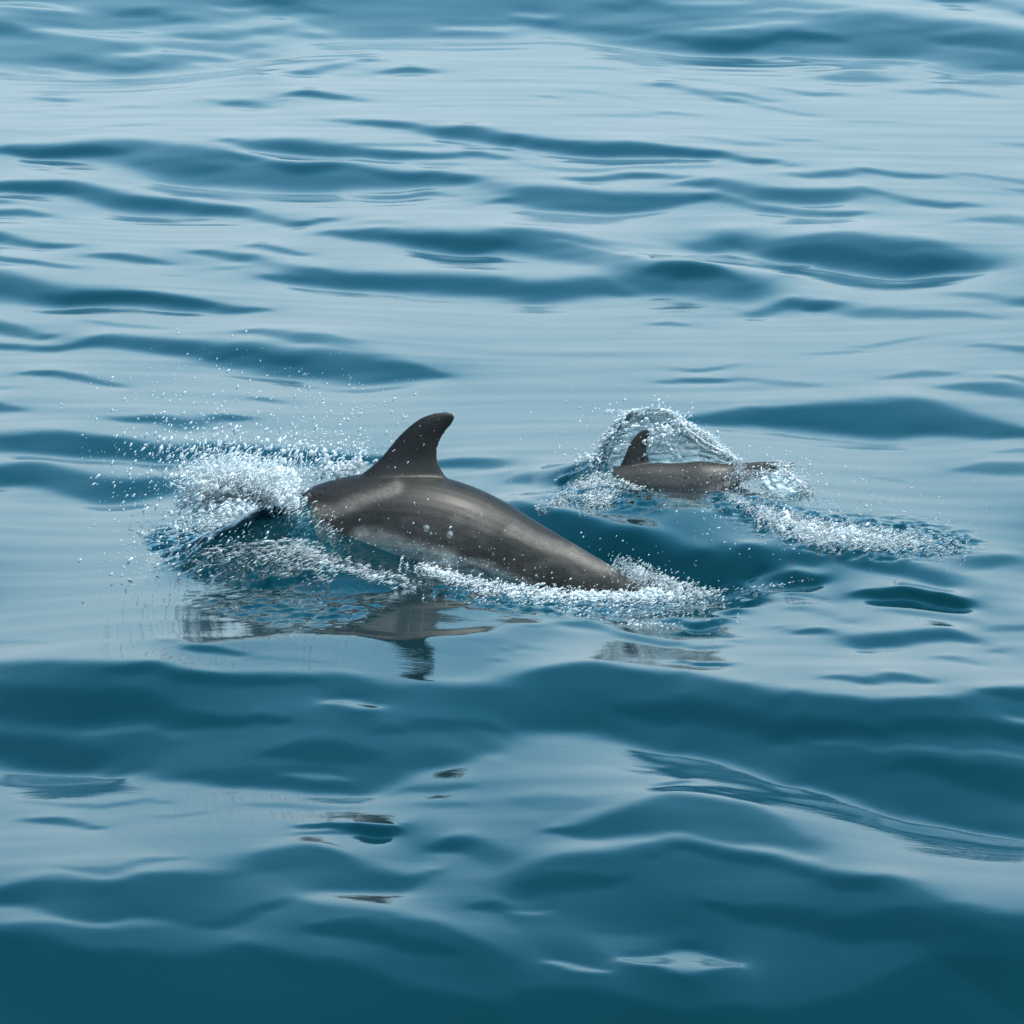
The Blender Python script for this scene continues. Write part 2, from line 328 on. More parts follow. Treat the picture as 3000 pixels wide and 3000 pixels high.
# rasterise the bands (4 photo pixels per cell) with soft edges
Q = 3.0
RX0, RY0 = -420.0, -420.0
NW, NH = int(3840 / Q), int(3900 / Q)
gx = RX0 + Q * np.arange(NW); gy = RY0 + Q * np.arange(NH)
wob = noise_field(NW, NH, 60, 14, 3) * 5.0 + noise_field(NW, NH, 18, 5, 4) * 1.5
D = np.zeros((NH, NW))
for amp, pts in BANDS:
    pts = np.array(pts)
    x0, x1 = pts[0, 0], pts[-1, 0]
    if x0 < 5: pts = np.vstack([[-420, pts[0, 1], pts[0, 2]], pts]); x0 = -420
    if x1 > 2995: pts = np.vstack([pts, [3420, pts[-1, 1] + 20, pts[-1, 2] + 20]]); x1 = 3420
    i0, i1 = max(0, int((x0 - RX0) / Q)), min(NW, int((x1 - RX0) / Q) + 2)
    xs = gx[i0:i1]
    # smooth interpolation of the two edges
    tt = np.interp(xs, pts[:, 0], pts[:, 1]); bb = np.interp(xs, pts[:, 0], pts[:, 2])
    s = 5 if x1 - x0 > 240 else 1.5
    tt = blur1(tt, s, 0); bb = blur1(bb, s, 0)
    j0 = max(0, int((tt.min() - 20 - RY0) / Q)); j1 = min(NH, int((bb.max() + 20 - RY0) / Q) + 1)
    thick = np.maximum(bb - tt, 3.0)
    wv = wob[j0:j1, i0:i1] * np.minimum(1, (thick / 30))[None]
    yy = gy[j0:j1, None] + wv
    soft = np.clip(thick * 0.42, 2.5, 34)[None]
    m = smooth01((yy - tt[None]) / soft + .35) * smooth01((bb[None] - yy) / soft + .35)
    ends = np.minimum(smooth01((xs - x0) / 12 + .1) if x0 > 0 else 1.0, smooth01((x1 - xs) / 12 + .1) if x1 < 3000 else 1.0)
    D[j0:j1, i0:i1] += amp * m * ends
D = blur1(blur1(D, 1.6, 1), 0.8, 0)

# height field on a regular world grid, found by integrating the tilt away from the viewer
HX0, HDX, HNX = -7.0, 0.025, 560
HY0, HDY, HNY = -16.0, 0.025, 2160
HX = HX0 + HDX * np.arange(HNX); HY = HY0 + HDY * np.arange(HNY)
MX, MY = np.meshgrid(HX, HY)
ky = 2 * np.pi * np.fft.rfftfreq(HNY, HDY)[:, None]
K0 = 0.28
TF = (-1j * ky) / (ky ** 2 + K0 ** 2)
SLOPE = 0.26
rand_d = (0.25 + 0.6 * noise_field(HNX, HNY, 60, 16, 11)).clip(-.5, 1.4) - 1.1 * smooth01((-9.6 - MY) / 1.5) - .5 * smooth01((MY - 31) / 2)
fine = noise_field(HNX, HNY, 16, 4, 21)
mid = noise_field(HNX, HNY, 34, 9, 22)


def local_height(X, Y):
    """water pushed up over the swimming animals' heads and drawn down along their flanks"""
    px = 1500 + X * 625.0
    L = np.interp(px, [430, 520, 620, 720, 850, 900, 950, 1010, 1150, 1300, 1500, 1800, 2000, 2100],
                  [0, .04, .12, .20, .29, .275, .20, .155, .07, .0, .0, .0, 0.0, 0])
    Lt = np.interp(px, [1050, 1200, 1500, 1800, 2000, 2150], [0, -.03, -.075, -.07, -.02, 0])
    h = L * np.exp(-((Y + .03) / np.interp(px, [700, 900, 1000], [.46, .40, .30])) ** 2) + Lt * np.exp(-(Y / np.where(Y < 0, .65, .3)) ** 2)
    L3 = np.interp(px, [1560, 1650, 1740, 1800, 1850, 1900, 2100, 2200], [0, .05, .09, .08, -.02, -.12, -.10, 0])
    h = h + L3 * np.exp(-((Y - 2.2) / .28) ** 2)
    return h


h = np.zeros_like(MX)
LH = local_height(MX, MY)
for it in range(9):
    px, py = to_px(np.stack([MX, MY, h * 0.9], -1))
    inside = smooth01((px + 300) / 200) * smooth01((3300 - px) / 200) * smooth01((py + 330) / 200) * smooth01((3350 - py) / 200)
    d = interp2(D, RX0, Q, RY0, Q, px, py)
    d = d * inside + rand_d * (1 - inside)
    far_soft = np.interp(py, [-400, 300, 1300, 1700], [.72, .76, .85, 1.0])       # the swell is gentler farther out
    d = d * far_soft
    sl = SLOPE * (d - d.mean(axis=0, keepdims=True))
    hn = np.fft.irfft(np.fft.rfft(sl, axis=0) * TF, n=HNY, axis=0)
    h = hn if it == 0 else 0.5 * h + 0.5 * hn
ke = 2 * np.pi * np.abs(np.fft.fftfreq(HNY, HDY))[:, None]
kx = 2 * np.pi * np.fft.rfftfreq(HNX, HDX)[None]
h = np.fft.irfft2(np.fft.rfft2(h) * np.exp(-(kx / (2.2 * (ke + 0.8))) ** 2), s=h.shape)
edge = smooth01((MY - HY0) / 3) * smooth01((HY0 + HDY * (HNY - 1) - MY) / 4) * smooth01((MX - HX0) / 1.5) * smooth01((-HX0 - MX) / 1.5)
h = h * edge
near = np.exp(-(((MX + .3) / 2.2) ** 2 + ((MY - .6) / 2.4) ** 2))
h += (0.0001 * fine + 0.0008 * mid) * edge


def swell(X, Y):
    return (0.05 * np.sin(0.9 * Y + 0.25 * X + 1.0) + 0.03 * np.sin(1.9 * Y - 0.4 * X) + 0.02 * np.sin(3.1 * Y + 0.9 * X + 2)
            + 0.015 * np.sin(2.3 * X + 1.3 * Y))


# rough patches churned by the animals: polygons of photo pixels (x, top, bottom), strength in metres
CHURN = [(.008, [(2060, 1425, 1470), (2200, 1450, 1545), (2380, 1495, 1615), (2480, 1515, 1630), (2600, 1520, 1640), (2700, 1530, 1636), (2800, 1555, 1620), (2880, 1590, 1600)]),
         (.010, [(430, 1560, 1600), (560, 1540, 1690), (760, 1540, 1730), (900, 1560, 1700), (1000, 1600, 1680), (1150, 1650, 1700)]),
         (.009, [(1640, 1400, 1440), (1740, 1360, 1490), (1850, 1420, 1490), (1950, 1455, 1490)]),
         (.008, [(1250, 1690, 1740), (1500, 1740, 1790), (1800, 1740, 1810), (2050, 1720, 1770), (2200, 1725, 1750)]),
         (.004, [(540, 1740, 1760), (800, 1740, 1840), (1000, 1745, 1830), (1150, 1750, 1780)])]
CH = np.zeros((NH, NW))
for amp, pts in CHURN:
    pts = np.array(pts)
    tt = np.interp(gx, pts[:, 0], pts[:, 1]); bb = np.interp(gx, pts[:, 0], pts[:, 2])
    m = smooth01((gy[:, None] - tt[None]) / 25 + .5) * smooth01((bb[None] - gy[:, None]) / 25 + .5)
    m *= ((gx > pts[0, 0]) & (gx < pts[-1, 0]))[None]
    CH = np.maximum(CH, amp * m)
CH = blur1(blur1(CH, 4, 1), 3, 0)
# choppy noise, sheared so that the streaks lean
NN = 700
chop = (noise_field(NN, NN, 7, 4, 31) + .7 * noise_field(NN, NN, 3.5, 2, 32) + .5 * noise_field(NN, NN, 1.6, 1.2, 33))


def chop_at(X, Y):
    u = ((X + 0.35 * Y) / 0.012) % (NN - 1.01); v = ((Y - .6 * X) / 0.012) % (NN - 1.01)
    return interp2(chop, 0, 1, 0, 1, u, v)


def water_height(X, Y):
    ins = (X > HX0) & (X < -HX0) & (Y > HY0) & (Y < HY0 + HDY * (HNY - 1))
    w = interp2(h, HX0, HDX, HY0, HDY, X, Y) * ins
    w = w + swell(X, Y) * (1 - interp2(edge, HX0, HDX, HY0, HDY, X, Y) * ins)
    w = w + local_height(X, Y)
    px, py = to_px(np.stack([X, Y, w], -1))
    c = interp2(CH, RX0, Q, RY0, Q, px, py) * ins
    return w + c * chop_at(X, Y) * .8


# ------------------------------------------------------------------ materials
def new_mat(name):
    m = bpy.data.materials.new(name)
    m.use_nodes = True
    nt = m.node_tree
    nt.nodes.clear()
    out = nt.nodes.new('ShaderNodeOutputMaterial')
    return m, nt, out


def node(nt, kind, **kw):
    n = nt.nodes.new(kind)
    for k, v in kw.items():
        if k in n.inputs: n.inputs[k].default_value = v
        else: setattr(n, k, v)
    return n


WATER_TINT = (0.0, 0.033, 0.045, 1)


def water_material():
    m, nt, out = new_mat('sea_water')
    L = nt.links.new
    tc = node(nt, 'ShaderNodeTexCoord')
    mp = node(nt, 'ShaderNodeMapping'); mp.inputs['Scale'].default_value = (1.0, 2.6, 1.0)
    mp.inputs['Rotation'].default_value = (0, 0, math.radians(-6))
    L(tc.outputs['Object'], mp.inputs[0])
    n1 = node(nt, 'ShaderNodeTexNoise', Scale=5.0, Detail=3.0, Roughness=0.5, Distortion=0.6)
    n2 = node(nt, 'ShaderNodeTexNoise', Scale=22.0, Detail=2.0, Roughness=0.5)
    L(mp.outputs[0], n1.inputs['Vector']); L(mp.outputs[0], n2.inputs['Vector'])
    b1 = node(nt, 'ShaderNodeBump', Strength=1.0, Distance=0.00035)
    b2 = node(nt, 'ShaderNodeBump', Strength=1.0, Distance=0.00015)
    L(n1.outputs[0], b1.inputs['Height']); L(n2.outputs[0], b2.inputs['Height']); L(b1.outputs[0], b2.inputs['Normal'])
    fr = node(nt, 'ShaderNodeFresnel', IOR=1.34); L(b2.outputs[0], fr.inputs['Normal'])
    gl = node(nt, 'ShaderNodeBsdfGlossy', Roughness=0.03); gl.inputs['Color'].default_value = (1, 1, 1, 1)
    L(b2.outputs[0], gl.inputs['Normal'])
    df = node(nt, 'ShaderNodeBsdfDiffuse'); df.inputs['Color'].default_value = WATER_TINT
    tr = node(nt, 'ShaderNodeBsdfTransparent'); tr.inputs['Color'].default_value = (0.75, 0.93, 1.0, 1)
    mx = node(nt, 'ShaderNodeMixShader'); mx.inputs[0].default_value = 0.5
    L(df.outputs[0], mx.inputs[1]); L(tr.outputs[0], mx.inputs[2])
    m2 = node(nt, 'ShaderNodeMixShader')
    L(fr.outputs[0], m2.inputs[0]); L(mx.outputs[0], m2.inputs[1]); L(gl.outputs[0], m2.inputs[2])
    L(m2.outputs[0], out.inputs['Surface'])
    va = node(nt, 'ShaderNodeVolumeAbsorption', Density=2.6); va.inputs['Color'].default_value = (0.05, 0.55, 0.72, 1)
    L(va.outputs[0], out.inputs['Volume'])
    return m


def spray_material(name, white):
    m, nt, out = new_mat(name)
    L = nt.links.new
    p = node(nt, 'ShaderNodeBsdfPrincipled')
    p.inputs['Base Color'].default_value = (0.93, 0.95, 0.95, 1)
    p.inputs['Roughness'].default_value = 0.12
    p.inputs['IOR'].default_value = 1.33
    g = node(nt, 'ShaderNodeBsdfGlass', IOR=1.33, Roughness=0.02); g.inputs['Color'].default_value = (0.93, 0.98, 1, 1)
    t = node(nt, 'ShaderNodeBsdfTranslucent'); t.inputs['Color'].default_value = (0.85, 0.92, 0.96, 1)
    ma = node(nt, 'ShaderNodeMixShader'); ma.inputs[0].default_value = 0.5
    L(p.outputs[0], ma.inputs[1]); L(t.outputs[0], ma.inputs[2])
    tc = node(nt, 'ShaderNodeTexCoord')
    n = node(nt, 'ShaderNodeTexNoise', Scale=14.0, Detail=3.0)
    L(tc.outputs['Object'], n.inputs['Vector'])
    mr = node(nt, 'ShaderNodeMapRange')
    mr.inputs['From Min'].default_value = 0.35; mr.inputs['From Max'].default_value = 0.65
    mr.inputs['To Min'].default_value = max(0, white - .3); mr.inputs['To Max'].default_value = min(1, white + .3)
    L(n.outputs[0], mr.inputs['Value'])
    mb = node(nt, 'ShaderNodeMixShader')
    L(mr.outputs[0], mb.inputs[0]); L(g.outputs[0], mb.inputs[1]); L(ma.outputs[0], mb.inputs[2])
    L(mb.outputs[0], out.inputs['Surface'])
    return m


def film_material():
    m, nt, out = new_mat('thin_water_film')
    L = nt.links.new
    tc = node(nt, 'ShaderNodeTexCoord')
    mp = node(nt, 'ShaderNodeMapping'); mp.inputs['Rotation'].default_value = (0, math.radians(38), 0); mp.inputs['Scale'].default_value = (1, 1, 4)
    L(tc.outputs['Object'], mp.inputs[0])
    n = node(nt, 'ShaderNodeTexNoise', Scale=16.0, Detail=5.0, Roughness=0.6)
    L(mp.outputs[0], n.inputs['Vector'])
    b = node(nt, 'ShaderNodeBump', Strength=1.0, Distance=0.005); L(n.outputs[0], b.inputs['Height'])
    fr = node(nt, 'ShaderNodeFresnel', IOR=1.14); L(b.outputs[0], fr.inputs['Normal'])
    gl = node(nt, 'ShaderNodeBsdfGlossy', Roughness=0.08); L(b.outputs[0], gl.inputs['Normal'])
    tr = node(nt, 'ShaderNodeBsdfTransparent'); tr.inputs['Color'].default_value = (0.93, 0.98, 0.99, 1)
    df = node(nt, 'ShaderNodeBsdfDiffuse'); df.inputs['Color'].default_value = (0.72, 0.80, 0.82, 1)
    mr = node(nt, 'ShaderNodeMapRange')
    mr.inputs['From Min'].default_value = 0.42; mr.inputs['From Max'].default_value = 0.64
    mr.inputs['To Min'].default_value = 0.02; mr.inputs['To Max'].default_value = 0.85
    L(n.outputs[0], mr.inputs['Value'])
    m1 = node(nt, 'ShaderNodeMixShader'); L(mr.outputs[0], m1.inputs[0]); L(tr.outputs[0], m1.inputs[1]); L(df.outputs[0], m1.inputs[2])
    m2 = node(nt, 'ShaderNodeMixShader'); L(fr.outputs[0], m2.inputs[0]); L(m1.outputs[0], m2.inputs[1]); L(gl.outputs[0], m2.inputs[2])
    L(m2.outputs[0], out.inputs['Surface'])
    return m


def skin_material(name, seed, scar):
    m, nt, out = new_mat(name)
    L = nt.links.new
    p = node(nt, 'ShaderNodeBsdfPrincipled')
    at_ = node(nt, 'ShaderNodeAttribute', attribute_name='pigment')
    tc = node(nt, 'ShaderNodeTexCoord')
    mp = node(nt, 'ShaderNodeMapping'); mp.inputs['Location'].default_value = (seed, 0, 0); mp.inputs['Scale'].default_value = (1, 1, 1.5)
    L(tc.outputs['Object'], mp.inputs[0])
    big = node(nt, 'ShaderNodeTexNoise', Scale=5.5, Detail=6.0, Roughness=0.62, Distortion=1.2)
    fin = node(nt, 'ShaderNodeTexNoise', Scale=60.0, Detail=5.0, Roughness=0.7)
    L(mp.outputs[0], big.inputs['Vector']); L(mp.outputs[0], fin.inputs['Vector'])
    r1 = node(nt, 'ShaderNodeMapRange'); r1.inputs['From Min'].default_value = .35; r1.inputs['From Max'].default_value = .65
    r1.inputs['To Min'].default_value = 1 - scar; r1.inputs['To Max'].default_value = 1 + scar
    L(big.outputs[0], r1.inputs['Value'])
    r2 = node(nt, 'ShaderNodeMapRange'); r2.inputs['From Min'].default_value = .3; r2.inputs['From Max'].default_value = .7
    r2.inputs['To Min'].default_value = .75; r2.inputs['To Max'].default_value = 1.25
    L(fin.outputs[0], r2.inputs['Value'])
    md = node(nt, 'ShaderNodeTexNoise', Scale=15.0, Detail=8.0, Roughness=0.68, Distortion=1.6)
    L(mp.outputs[0], md.inputs['Vector'])
    r3 = node(nt, 'ShaderNodeMapRange'); r3.inputs['From Min'].default_value = .42; r3.inputs['From Max'].default_value = .60
    r3.inputs['To Min'].default_value = 1 - scar * .45; r3.inputs['To Max'].default_value = 1 + scar * .55
    L(md.outputs[0], r3.inputs['Value'])
    m0 = node(nt, 'ShaderNodeMath', operation='MULTIPLY'); L(r1.outputs[0], m0.inputs[0]); L(r3.outputs[0], m0.inputs[1])
    mu = node(nt, 'ShaderNodeMath', operation='MULTIPLY'); L(m0.outputs[0], mu.inputs[0]); L(r2.outputs[0], mu.inputs[1])
    vm = node(nt, 'ShaderNodeVectorMath', operation='SCALE'); L(at_.outputs['Color'], vm.inputs[0]); L(mu.outputs[0], vm.inputs['Scale'])
    L(vm.outputs[0], p.inputs['Base Color'])
    p.inputs['Roughness'].default_value = 0.55
    p.inputs['IOR'].default_value = 1.38
    p.inputs['Coat Weight'].default_value = 0.14
    p.inputs['Coat Roughness'].default_value = 0.32
    p.inputs['Coat IOR'].default_value = 1.33
    b = node(nt, 'ShaderNodeBump', Strength=0.5, Distance=0.003); L(fin.outputs[0], b.inputs['Height']); L(b.outputs[0], p.inputs['Normal'])
    L(p.outputs[0], out.inputs['Surface'])
    return m


M_WATER = water_material()
M_FOAM = spray_material('foam_white_water', 1.1)
M_SPRAY = spray_material('spray_drops', 0.6)
M_CLEAR = spray_material('clear_water', 0.25)
M_FILM = film_material()
m_eye, nt_, o_ = new_mat('dark_eye')
pe = node(nt_, 'ShaderNodeBsdfPrincipled', Roughness=0.08); pe.inputs['Base Color'].default_value = (.01, .01, .01, 1)
nt_.links.new(pe.outputs[0], o_.inputs[0])

# ------------------------------------------------------------------ sea
def build_sea():
    xs_in = np.linspace(-4.9, 4.9, 900)
    dx = xs_in[1] - xs_in[0]
    out_ = []
    x, st = xs_in[-1], dx
    while x < 4500:
        st = min(st * 1.13, 400); x += st; out_.append(x)
    xs = np.concatenate([-np.array(out_)[::-1], xs_in, np.array(out_)])
    d_near, d_far = 22.8, 71.0
    inv = np.linspace(1 / d_near, 1 / d_far, 1020)
    ys_in = 1 / inv + CAM[1]
    fo = []; y, st = ys_in[-1], ys_in[-1] - ys_in[-2]
    while y < 5000:
        st = min(st * 1.12, 500); y += st; fo.append(y)
    ba = []; y, st = ys_in[0], ys_in[1] - ys_in[0]
    while y > -4500:
        st = min(st * 1.15, 500); y -= st; ba.append(y)
    ys = np.concatenate([np.array(ba)[::-1], ys_in, np.array(fo)])
    X, Y = np.meshgrid(xs, ys)
    Z = water_height(X, Y)
    far = np.clip((np.hypot(X, Y) - 60) / 120, 0, 1)
    Z = Z * (1 - far)
    V = np.stack([X, Y, Z], -1).reshape(-1, 3)
    nx, ny = len(xs), len(ys)
    idx = np.arange(nx * ny).reshape(ny, nx)
    F = np.stack([idx[:-1, :-1], idx[:-1, 1:], idx[1:, 1:], idx[1:, :-1]], -1).reshape(-1, 4)
    # skirts and bottom close the body of water
    DEEP = -12.0
    rim = np.concatenate([idx[0, :], idx[1:, -1], idx[-1, -2::-1], idx[-2:0:-1, 0]])
    low = V[rim].copy(); low[:, 2] = DEEP
    base = len(V); n = len(rim)
    V = np.vstack([V, low, [[0, 0, DEEP]]])
    a = rim; b = np.roll(rim, -1); c = base + (np.arange(n) + 1) % n; dd = base + np.arange(n)
    side = np.stack([b, a, dd, c], -1)
    F = np.vstack([F, side])
    # bottom as one ngon is avoided: fan of degenerate-free quads out of pairs of rim edges
    if n % 2: raise RuntimeError('odd rim')
    k = np.arange(0, n, 2)
    fan = np.stack([np.full(len(k), base + n), base + (k + 2) % n, base + (k + 1) % n, base + k], -1)
    F = np.vstack([F, fan])
    o = mesh_np('sea', V, F, M_WATER)
    tag(o, 'calm blue sea with long smooth ripples reflecting a pale sky', kind='structure')
    return o


sea = build_sea()


# ------------------------------------------------------------------ dolphins
def catmull(P, n):
    P = np.asarray(P, float)
    P = np.vstack([2 * P[0] - P[1], P, 2 * P[-1] - P[-2]])
    out_ = []
    m = len(P) - 3
    for t in np.linspace(0, m, n):
        i = min(int(t), m - 1); u = t - i
        a, b, c, d_ = P[i:i + 4]
        out_.append(.5 * ((2 * b) + (-a + c) * u + (2 * a - 5 * b + 4 * c - d_) * u * u + (-a + 3 * b - 3 * c + d_) * u ** 3))
    return np.array(out_)


def loft(rings):
    """closed tube out of (n_rings, n_seg, 3) points, capped with fans"""
    R, S = rings.shape[:2]
    V = rings.reshape(-1, 3)
    T_ = []
    for i in range(R - 1):
        for j in range(S):
            a, b = i * S + j, i * S + (j + 1) % S
            T_ += [(a, b, b + S), (a, b + S, a + S)]
    V = np.vstack([V, rings[0].mean(0), rings[-1].mean(0)])
    c0, c1 = len(V) - 2, len(V) - 1
    for j in range(S):
        T_.append((c0, (j + 1) % S, j)); T_.append((c1, (R - 1) * S + j, (R - 1) * S + (j + 1) % S))
    return V, np.array(T_)


def join(parts):
    Vs, Fs, n = [], [], 0
    for V, F in parts:
        Vs.append(V); Fs.append(np.asarray(F) + n); n += len(V)
    return np.vstack(Vs), np.vstack(Fs)


def body_tube(spine, Y, yaw=0.0, n=110, seg=40):
    """spine rows: photo x, photo y, half height px, width ratio, plane offset"""
    sp = catmull(spine, n)
    P = np.array([at(r[0], r[1], Y + r[4]) for r in sp])
    scale = DIST / FPX * (1 + Y / DIST)
    rad = np.maximum(sp[:, 2], 2) * scale
    tan = np.gradient(P, axis=0); tan /= np.linalg.norm(tan, axis=1)[:, None]
    rings = np.zeros((n, seg, 3))
    side = np.array([0, 1.0, 0])
    for i in range(n):
        s = side - tan[i] * side.dot(tan[i]); s /= np.linalg.norm(s)
        u = np.cross(tan[i], s)
        if u[2] < 0: u = -u
        th = np.linspace(0, 2 * np.pi, seg, endpoint=False)
        w = sp[i, 3]
        rings[i] = P[i] + rad[i] * (np.cos(th)[:, None] * u + w * np.sin(th)[:, None] * s)
    return rings, P, rad


def blade(outline_a, outline_b, Y, thick, n=26, seg=20, lean=None):
    """fin: leading edge curve a and trailing edge curve b from root to tip in photo pixels, foil-shaped sections"""
    A = catmull(np.array(outline_a), n); B = catmull(np.array(outline_b), n)
    rings = np.zeros((n, seg, 3))
    for i in range(n):
        f = i / (n - 1)
        Yi = Y + (lean(f) if lean else 0)
        a = at(A[i, 0], A[i, 1], Yi); b = at(B[i, 0], B[i, 1], Yi)
        c = (a + b) / 2; half = (a - b) / 2
        t = thick[0] * (1 - f) ** 1.2 + thick[1] + thick[0] * (1.6 if thick[0] > .04 else .5) * (max(0, .40 - f) / .40) ** 2
        th = np.linspace(0, 2 * np.pi, seg, endpoint=False)
        cx = np.cos(th)
        foil = np.sin(th) * (0.72 + 0.28 * cx) * (1.0)
        rings[i] = c + cx[:, None] * half + foil[:, None] * np.array([0, t, 0])
    return loft(rings)


def fin3d(root, tip, chord_dir, chord0, chord1, thick, sweep, n=14, seg=16):
    """flipper or fluke lobe: sections along root->tip swept backwards"""
    root, tip, cd, sw = map(lambda v: np.array(v, float), (root, tip, chord_dir, sweep))
    span = tip - root
    nrm = np.cross(span, cd); nrm /= np.linalg.norm(nrm)
    rings = np.zeros((n, seg, 3))
    th = np.linspace(0, 2 * np.pi, seg, endpoint=False)
    for i in range(n):
        f = i / (n - 1)
        c = root + span * f + sw * f * f
        ch = (chord0 * (1 - f) + chord1 * f) * math.sqrt(max(1 - f ** 4, 0.02))
        rings[i] = c + np.cos(th)[:, None] * cd * ch / 2 + np.sin(th)[:, None] * nrm * thick * (1 - .75 * f)
    return loft(rings)


def remeshed(name, V, F, voxel, mat, parent, smooth_it=6):
    o = mesh_np(name + '_source', V, F, None)
    md = o.modifiers.new('r', 'REMESH'); md.mode = 'VOXEL'; md.voxel_size = voxel
    if smooth_it:
        sm = o.modifiers.new('s', 'SMOOTH'); sm.factor = 0.5; sm.iterations = smooth_it
    dg = bpy.context.evaluated_depsgraph_get()
    me = bpy.data.meshes.new_from_object(o.evaluated_get(dg))
    old = o.data
    bpy.data.objects.remove(o)
    bpy.data.meshes.remove(old)
    me.name = name
    me.materials.clear(); me.materials.append(mat)
    me.polygons.foreach_set('use_smooth', np.ones(len(me.polygons), bool))
    q = bpy.data.objects.new(name, me)
    C.objects.link(q)
    if parent:
        q.parent = parent; q.location = -Vector(parent.location)
    return q


def paint(o, fn):
    me = o.data
    co = np.zeros(len(me.vertices) * 3, np.float32); me.vertices.foreach_get('co', co); co = co.reshape(-1, 3)
    col = np.ones((len(co), 4), np.float32)
    col[:, :3] = fn(co)
    a = me.color_attributes.new('pigment', 'FLOAT_COLOR', 'POINT')
    a.data.foreach_set('color', col.ravel())


PIG = noise_field(512, 512, 16, 16, 77)


def pig_noise(u, v):
    return interp2(PIG, 0, 1, 0, 1, (u * 60) % 510, (v * 60) % 510)


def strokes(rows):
    """skin markings and a painted highlight: (points in photo pixels, half width px, colour, strength) on the flank"""
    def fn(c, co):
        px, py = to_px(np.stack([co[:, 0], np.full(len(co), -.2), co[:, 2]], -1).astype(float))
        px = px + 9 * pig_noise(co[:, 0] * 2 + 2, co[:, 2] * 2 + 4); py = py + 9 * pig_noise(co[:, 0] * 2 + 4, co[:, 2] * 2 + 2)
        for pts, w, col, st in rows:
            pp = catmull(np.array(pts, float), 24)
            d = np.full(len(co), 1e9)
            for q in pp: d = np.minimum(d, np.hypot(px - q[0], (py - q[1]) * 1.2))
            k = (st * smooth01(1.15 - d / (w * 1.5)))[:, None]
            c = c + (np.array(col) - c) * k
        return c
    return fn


def dolphin_colours(P, rad, dark, mid_, pale, lift, marks=None):
    def fn(co):
        # nearest spine point, then how far down the flank
        best = np.full(len(co), 1e9); v = np.zeros(len(co)); s = np.zeros(len(co))
        for i in range(0, len(P), 2):
            dx = (co[:, 0] - P[i, 0]) ** 2 + (co[:, 2] - P[i, 2]) ** 2 * 0.25
            m = dx < best
            best[m] = dx[m]
            v[m] = (co[m, 2] - P[i, 2]) / rad[i]
            s[m] = i / len(P)
        v = v - 0.16 + 0.10 * pig_noise(co[:, 0] + 3, co[:, 2] + 3) + lift(s)
        k1 = smooth01((0.42 - v) / 0.5)           # cape -> flank
        k2 = smooth01((-0.18 - v) / 0.45)         # flank -> belly
        c = dark + (mid_ - dark) * k1[:, None]
        c = c + (pale - c) * k2[:, None]
        return marks(c, co) if marks else c
    return fn


def make_dolphin(name, label, spine, Y, fin_a, fin_b, fin_thick, extra, mat, voxel, colours, group):
    root = empty(name, tuple(at(spine[len(spine) // 2][0], spine[len(spine) // 2][1], Y)))
    tag(root, label, 'dolphin', group)
    rings, P, rad = body_tube(spine, Y)
    parts = [loft(rings), blade(fin_a, fin_b, Y, fin_thick)] + extra(P, rad)
    V, F = join(parts)
    body = remeshed('body', V, F, voxel, mat, root, 5)
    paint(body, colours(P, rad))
    return root, P, rad


def adult_extra(P, rad):
    out_ = []
    i = 38
    c = P[i]
    for sg in (-1, 1):                                  # flippers
        rt = c + np.array([0.02, sg * rad[i] * .72, -rad[i] * .55])
        out_.append(fin3d(rt, rt + np.array([.16, sg * .06, -.16]), (.9, 0, .45), .13, .04, .02, (.10, 0, 0)))
    e = P[-1]
    for sg in (-1, 1):                                  # flukes
        out_.append(fin3d(e + np.array([-.03, 0, 0]), e + np.array([.10, sg * .32, -.03]), (1, 0, -.35), .20, .03, .022, (.14, 0, -.04)))
    return out_


def calf_extra(P, rad):
    out_ = []
    i = 34
    c = P[i]
    for sg in (-1, 1):
        rt = c + np.array([0.0, sg * rad[i] * .72, -rad[i] * .5])
        out_.append(fin3d(rt, rt + np.array([.08, sg * .08, -.08]), (.9, 0, .45), .07, .02, .01, (.04, 0, 0)))
    e = P[-1]
    for sg in (-1, 1):
        out_.append(fin3d(e + np.array([-.05, 0, 0]), e + np.array([.03, sg * .06, .0]), (1, 0, .04), .10, .03, .013, (.05, 0, .01)))
    return out_


A_ = np.array
skin1 = skin_material('wet_grey_brown_skin', 0.0, 0.34)
skin2 = skin_material('wet_slate_skin', 5.0, 0.14)
# photo x, y, half height, width ratio, offset of the plane
spine_adult = [(455, 1762, 9, 1.0, -.02), (530, 1742, 22, 1.0, -.02), (592, 1722, 32, .95, -.01), (640, 1702, 62, .92, 0), (720, 1668, 90, .92, 0), (820, 1616, 116, .92, 0),
               (930, 1571, 142, .92, 0), (1060, 1550, 161, .92, 0), (1200, 1557, 172, .92, 0), (1300, 1576, 172, .9, 0), (1400, 1610, 163, .88, 0), (1500, 1652, 147, .85, 0),
               (1640, 1704, 120, .78, 0), (1750, 1744, 97, .68, 0), (1860, 1792, 70, .6, 0), (1960, 1838, 46, .5, 0), (2050, 1880, 28, .5, 0), (2120, 1905, 20, .8, 0)]
fin_lead = [(985, 1440), (1062, 1387), (1118, 1338), (1170, 1276), (1224, 1230), (1268, 1212), (1302, 1207), (1324, 1209)]
fin_trail = [(1400, 1470), (1318, 1408), (1290, 1368), (1280, 1335), (1287, 1296), (1307, 1262), (1326, 1240), (1334, 1222)]
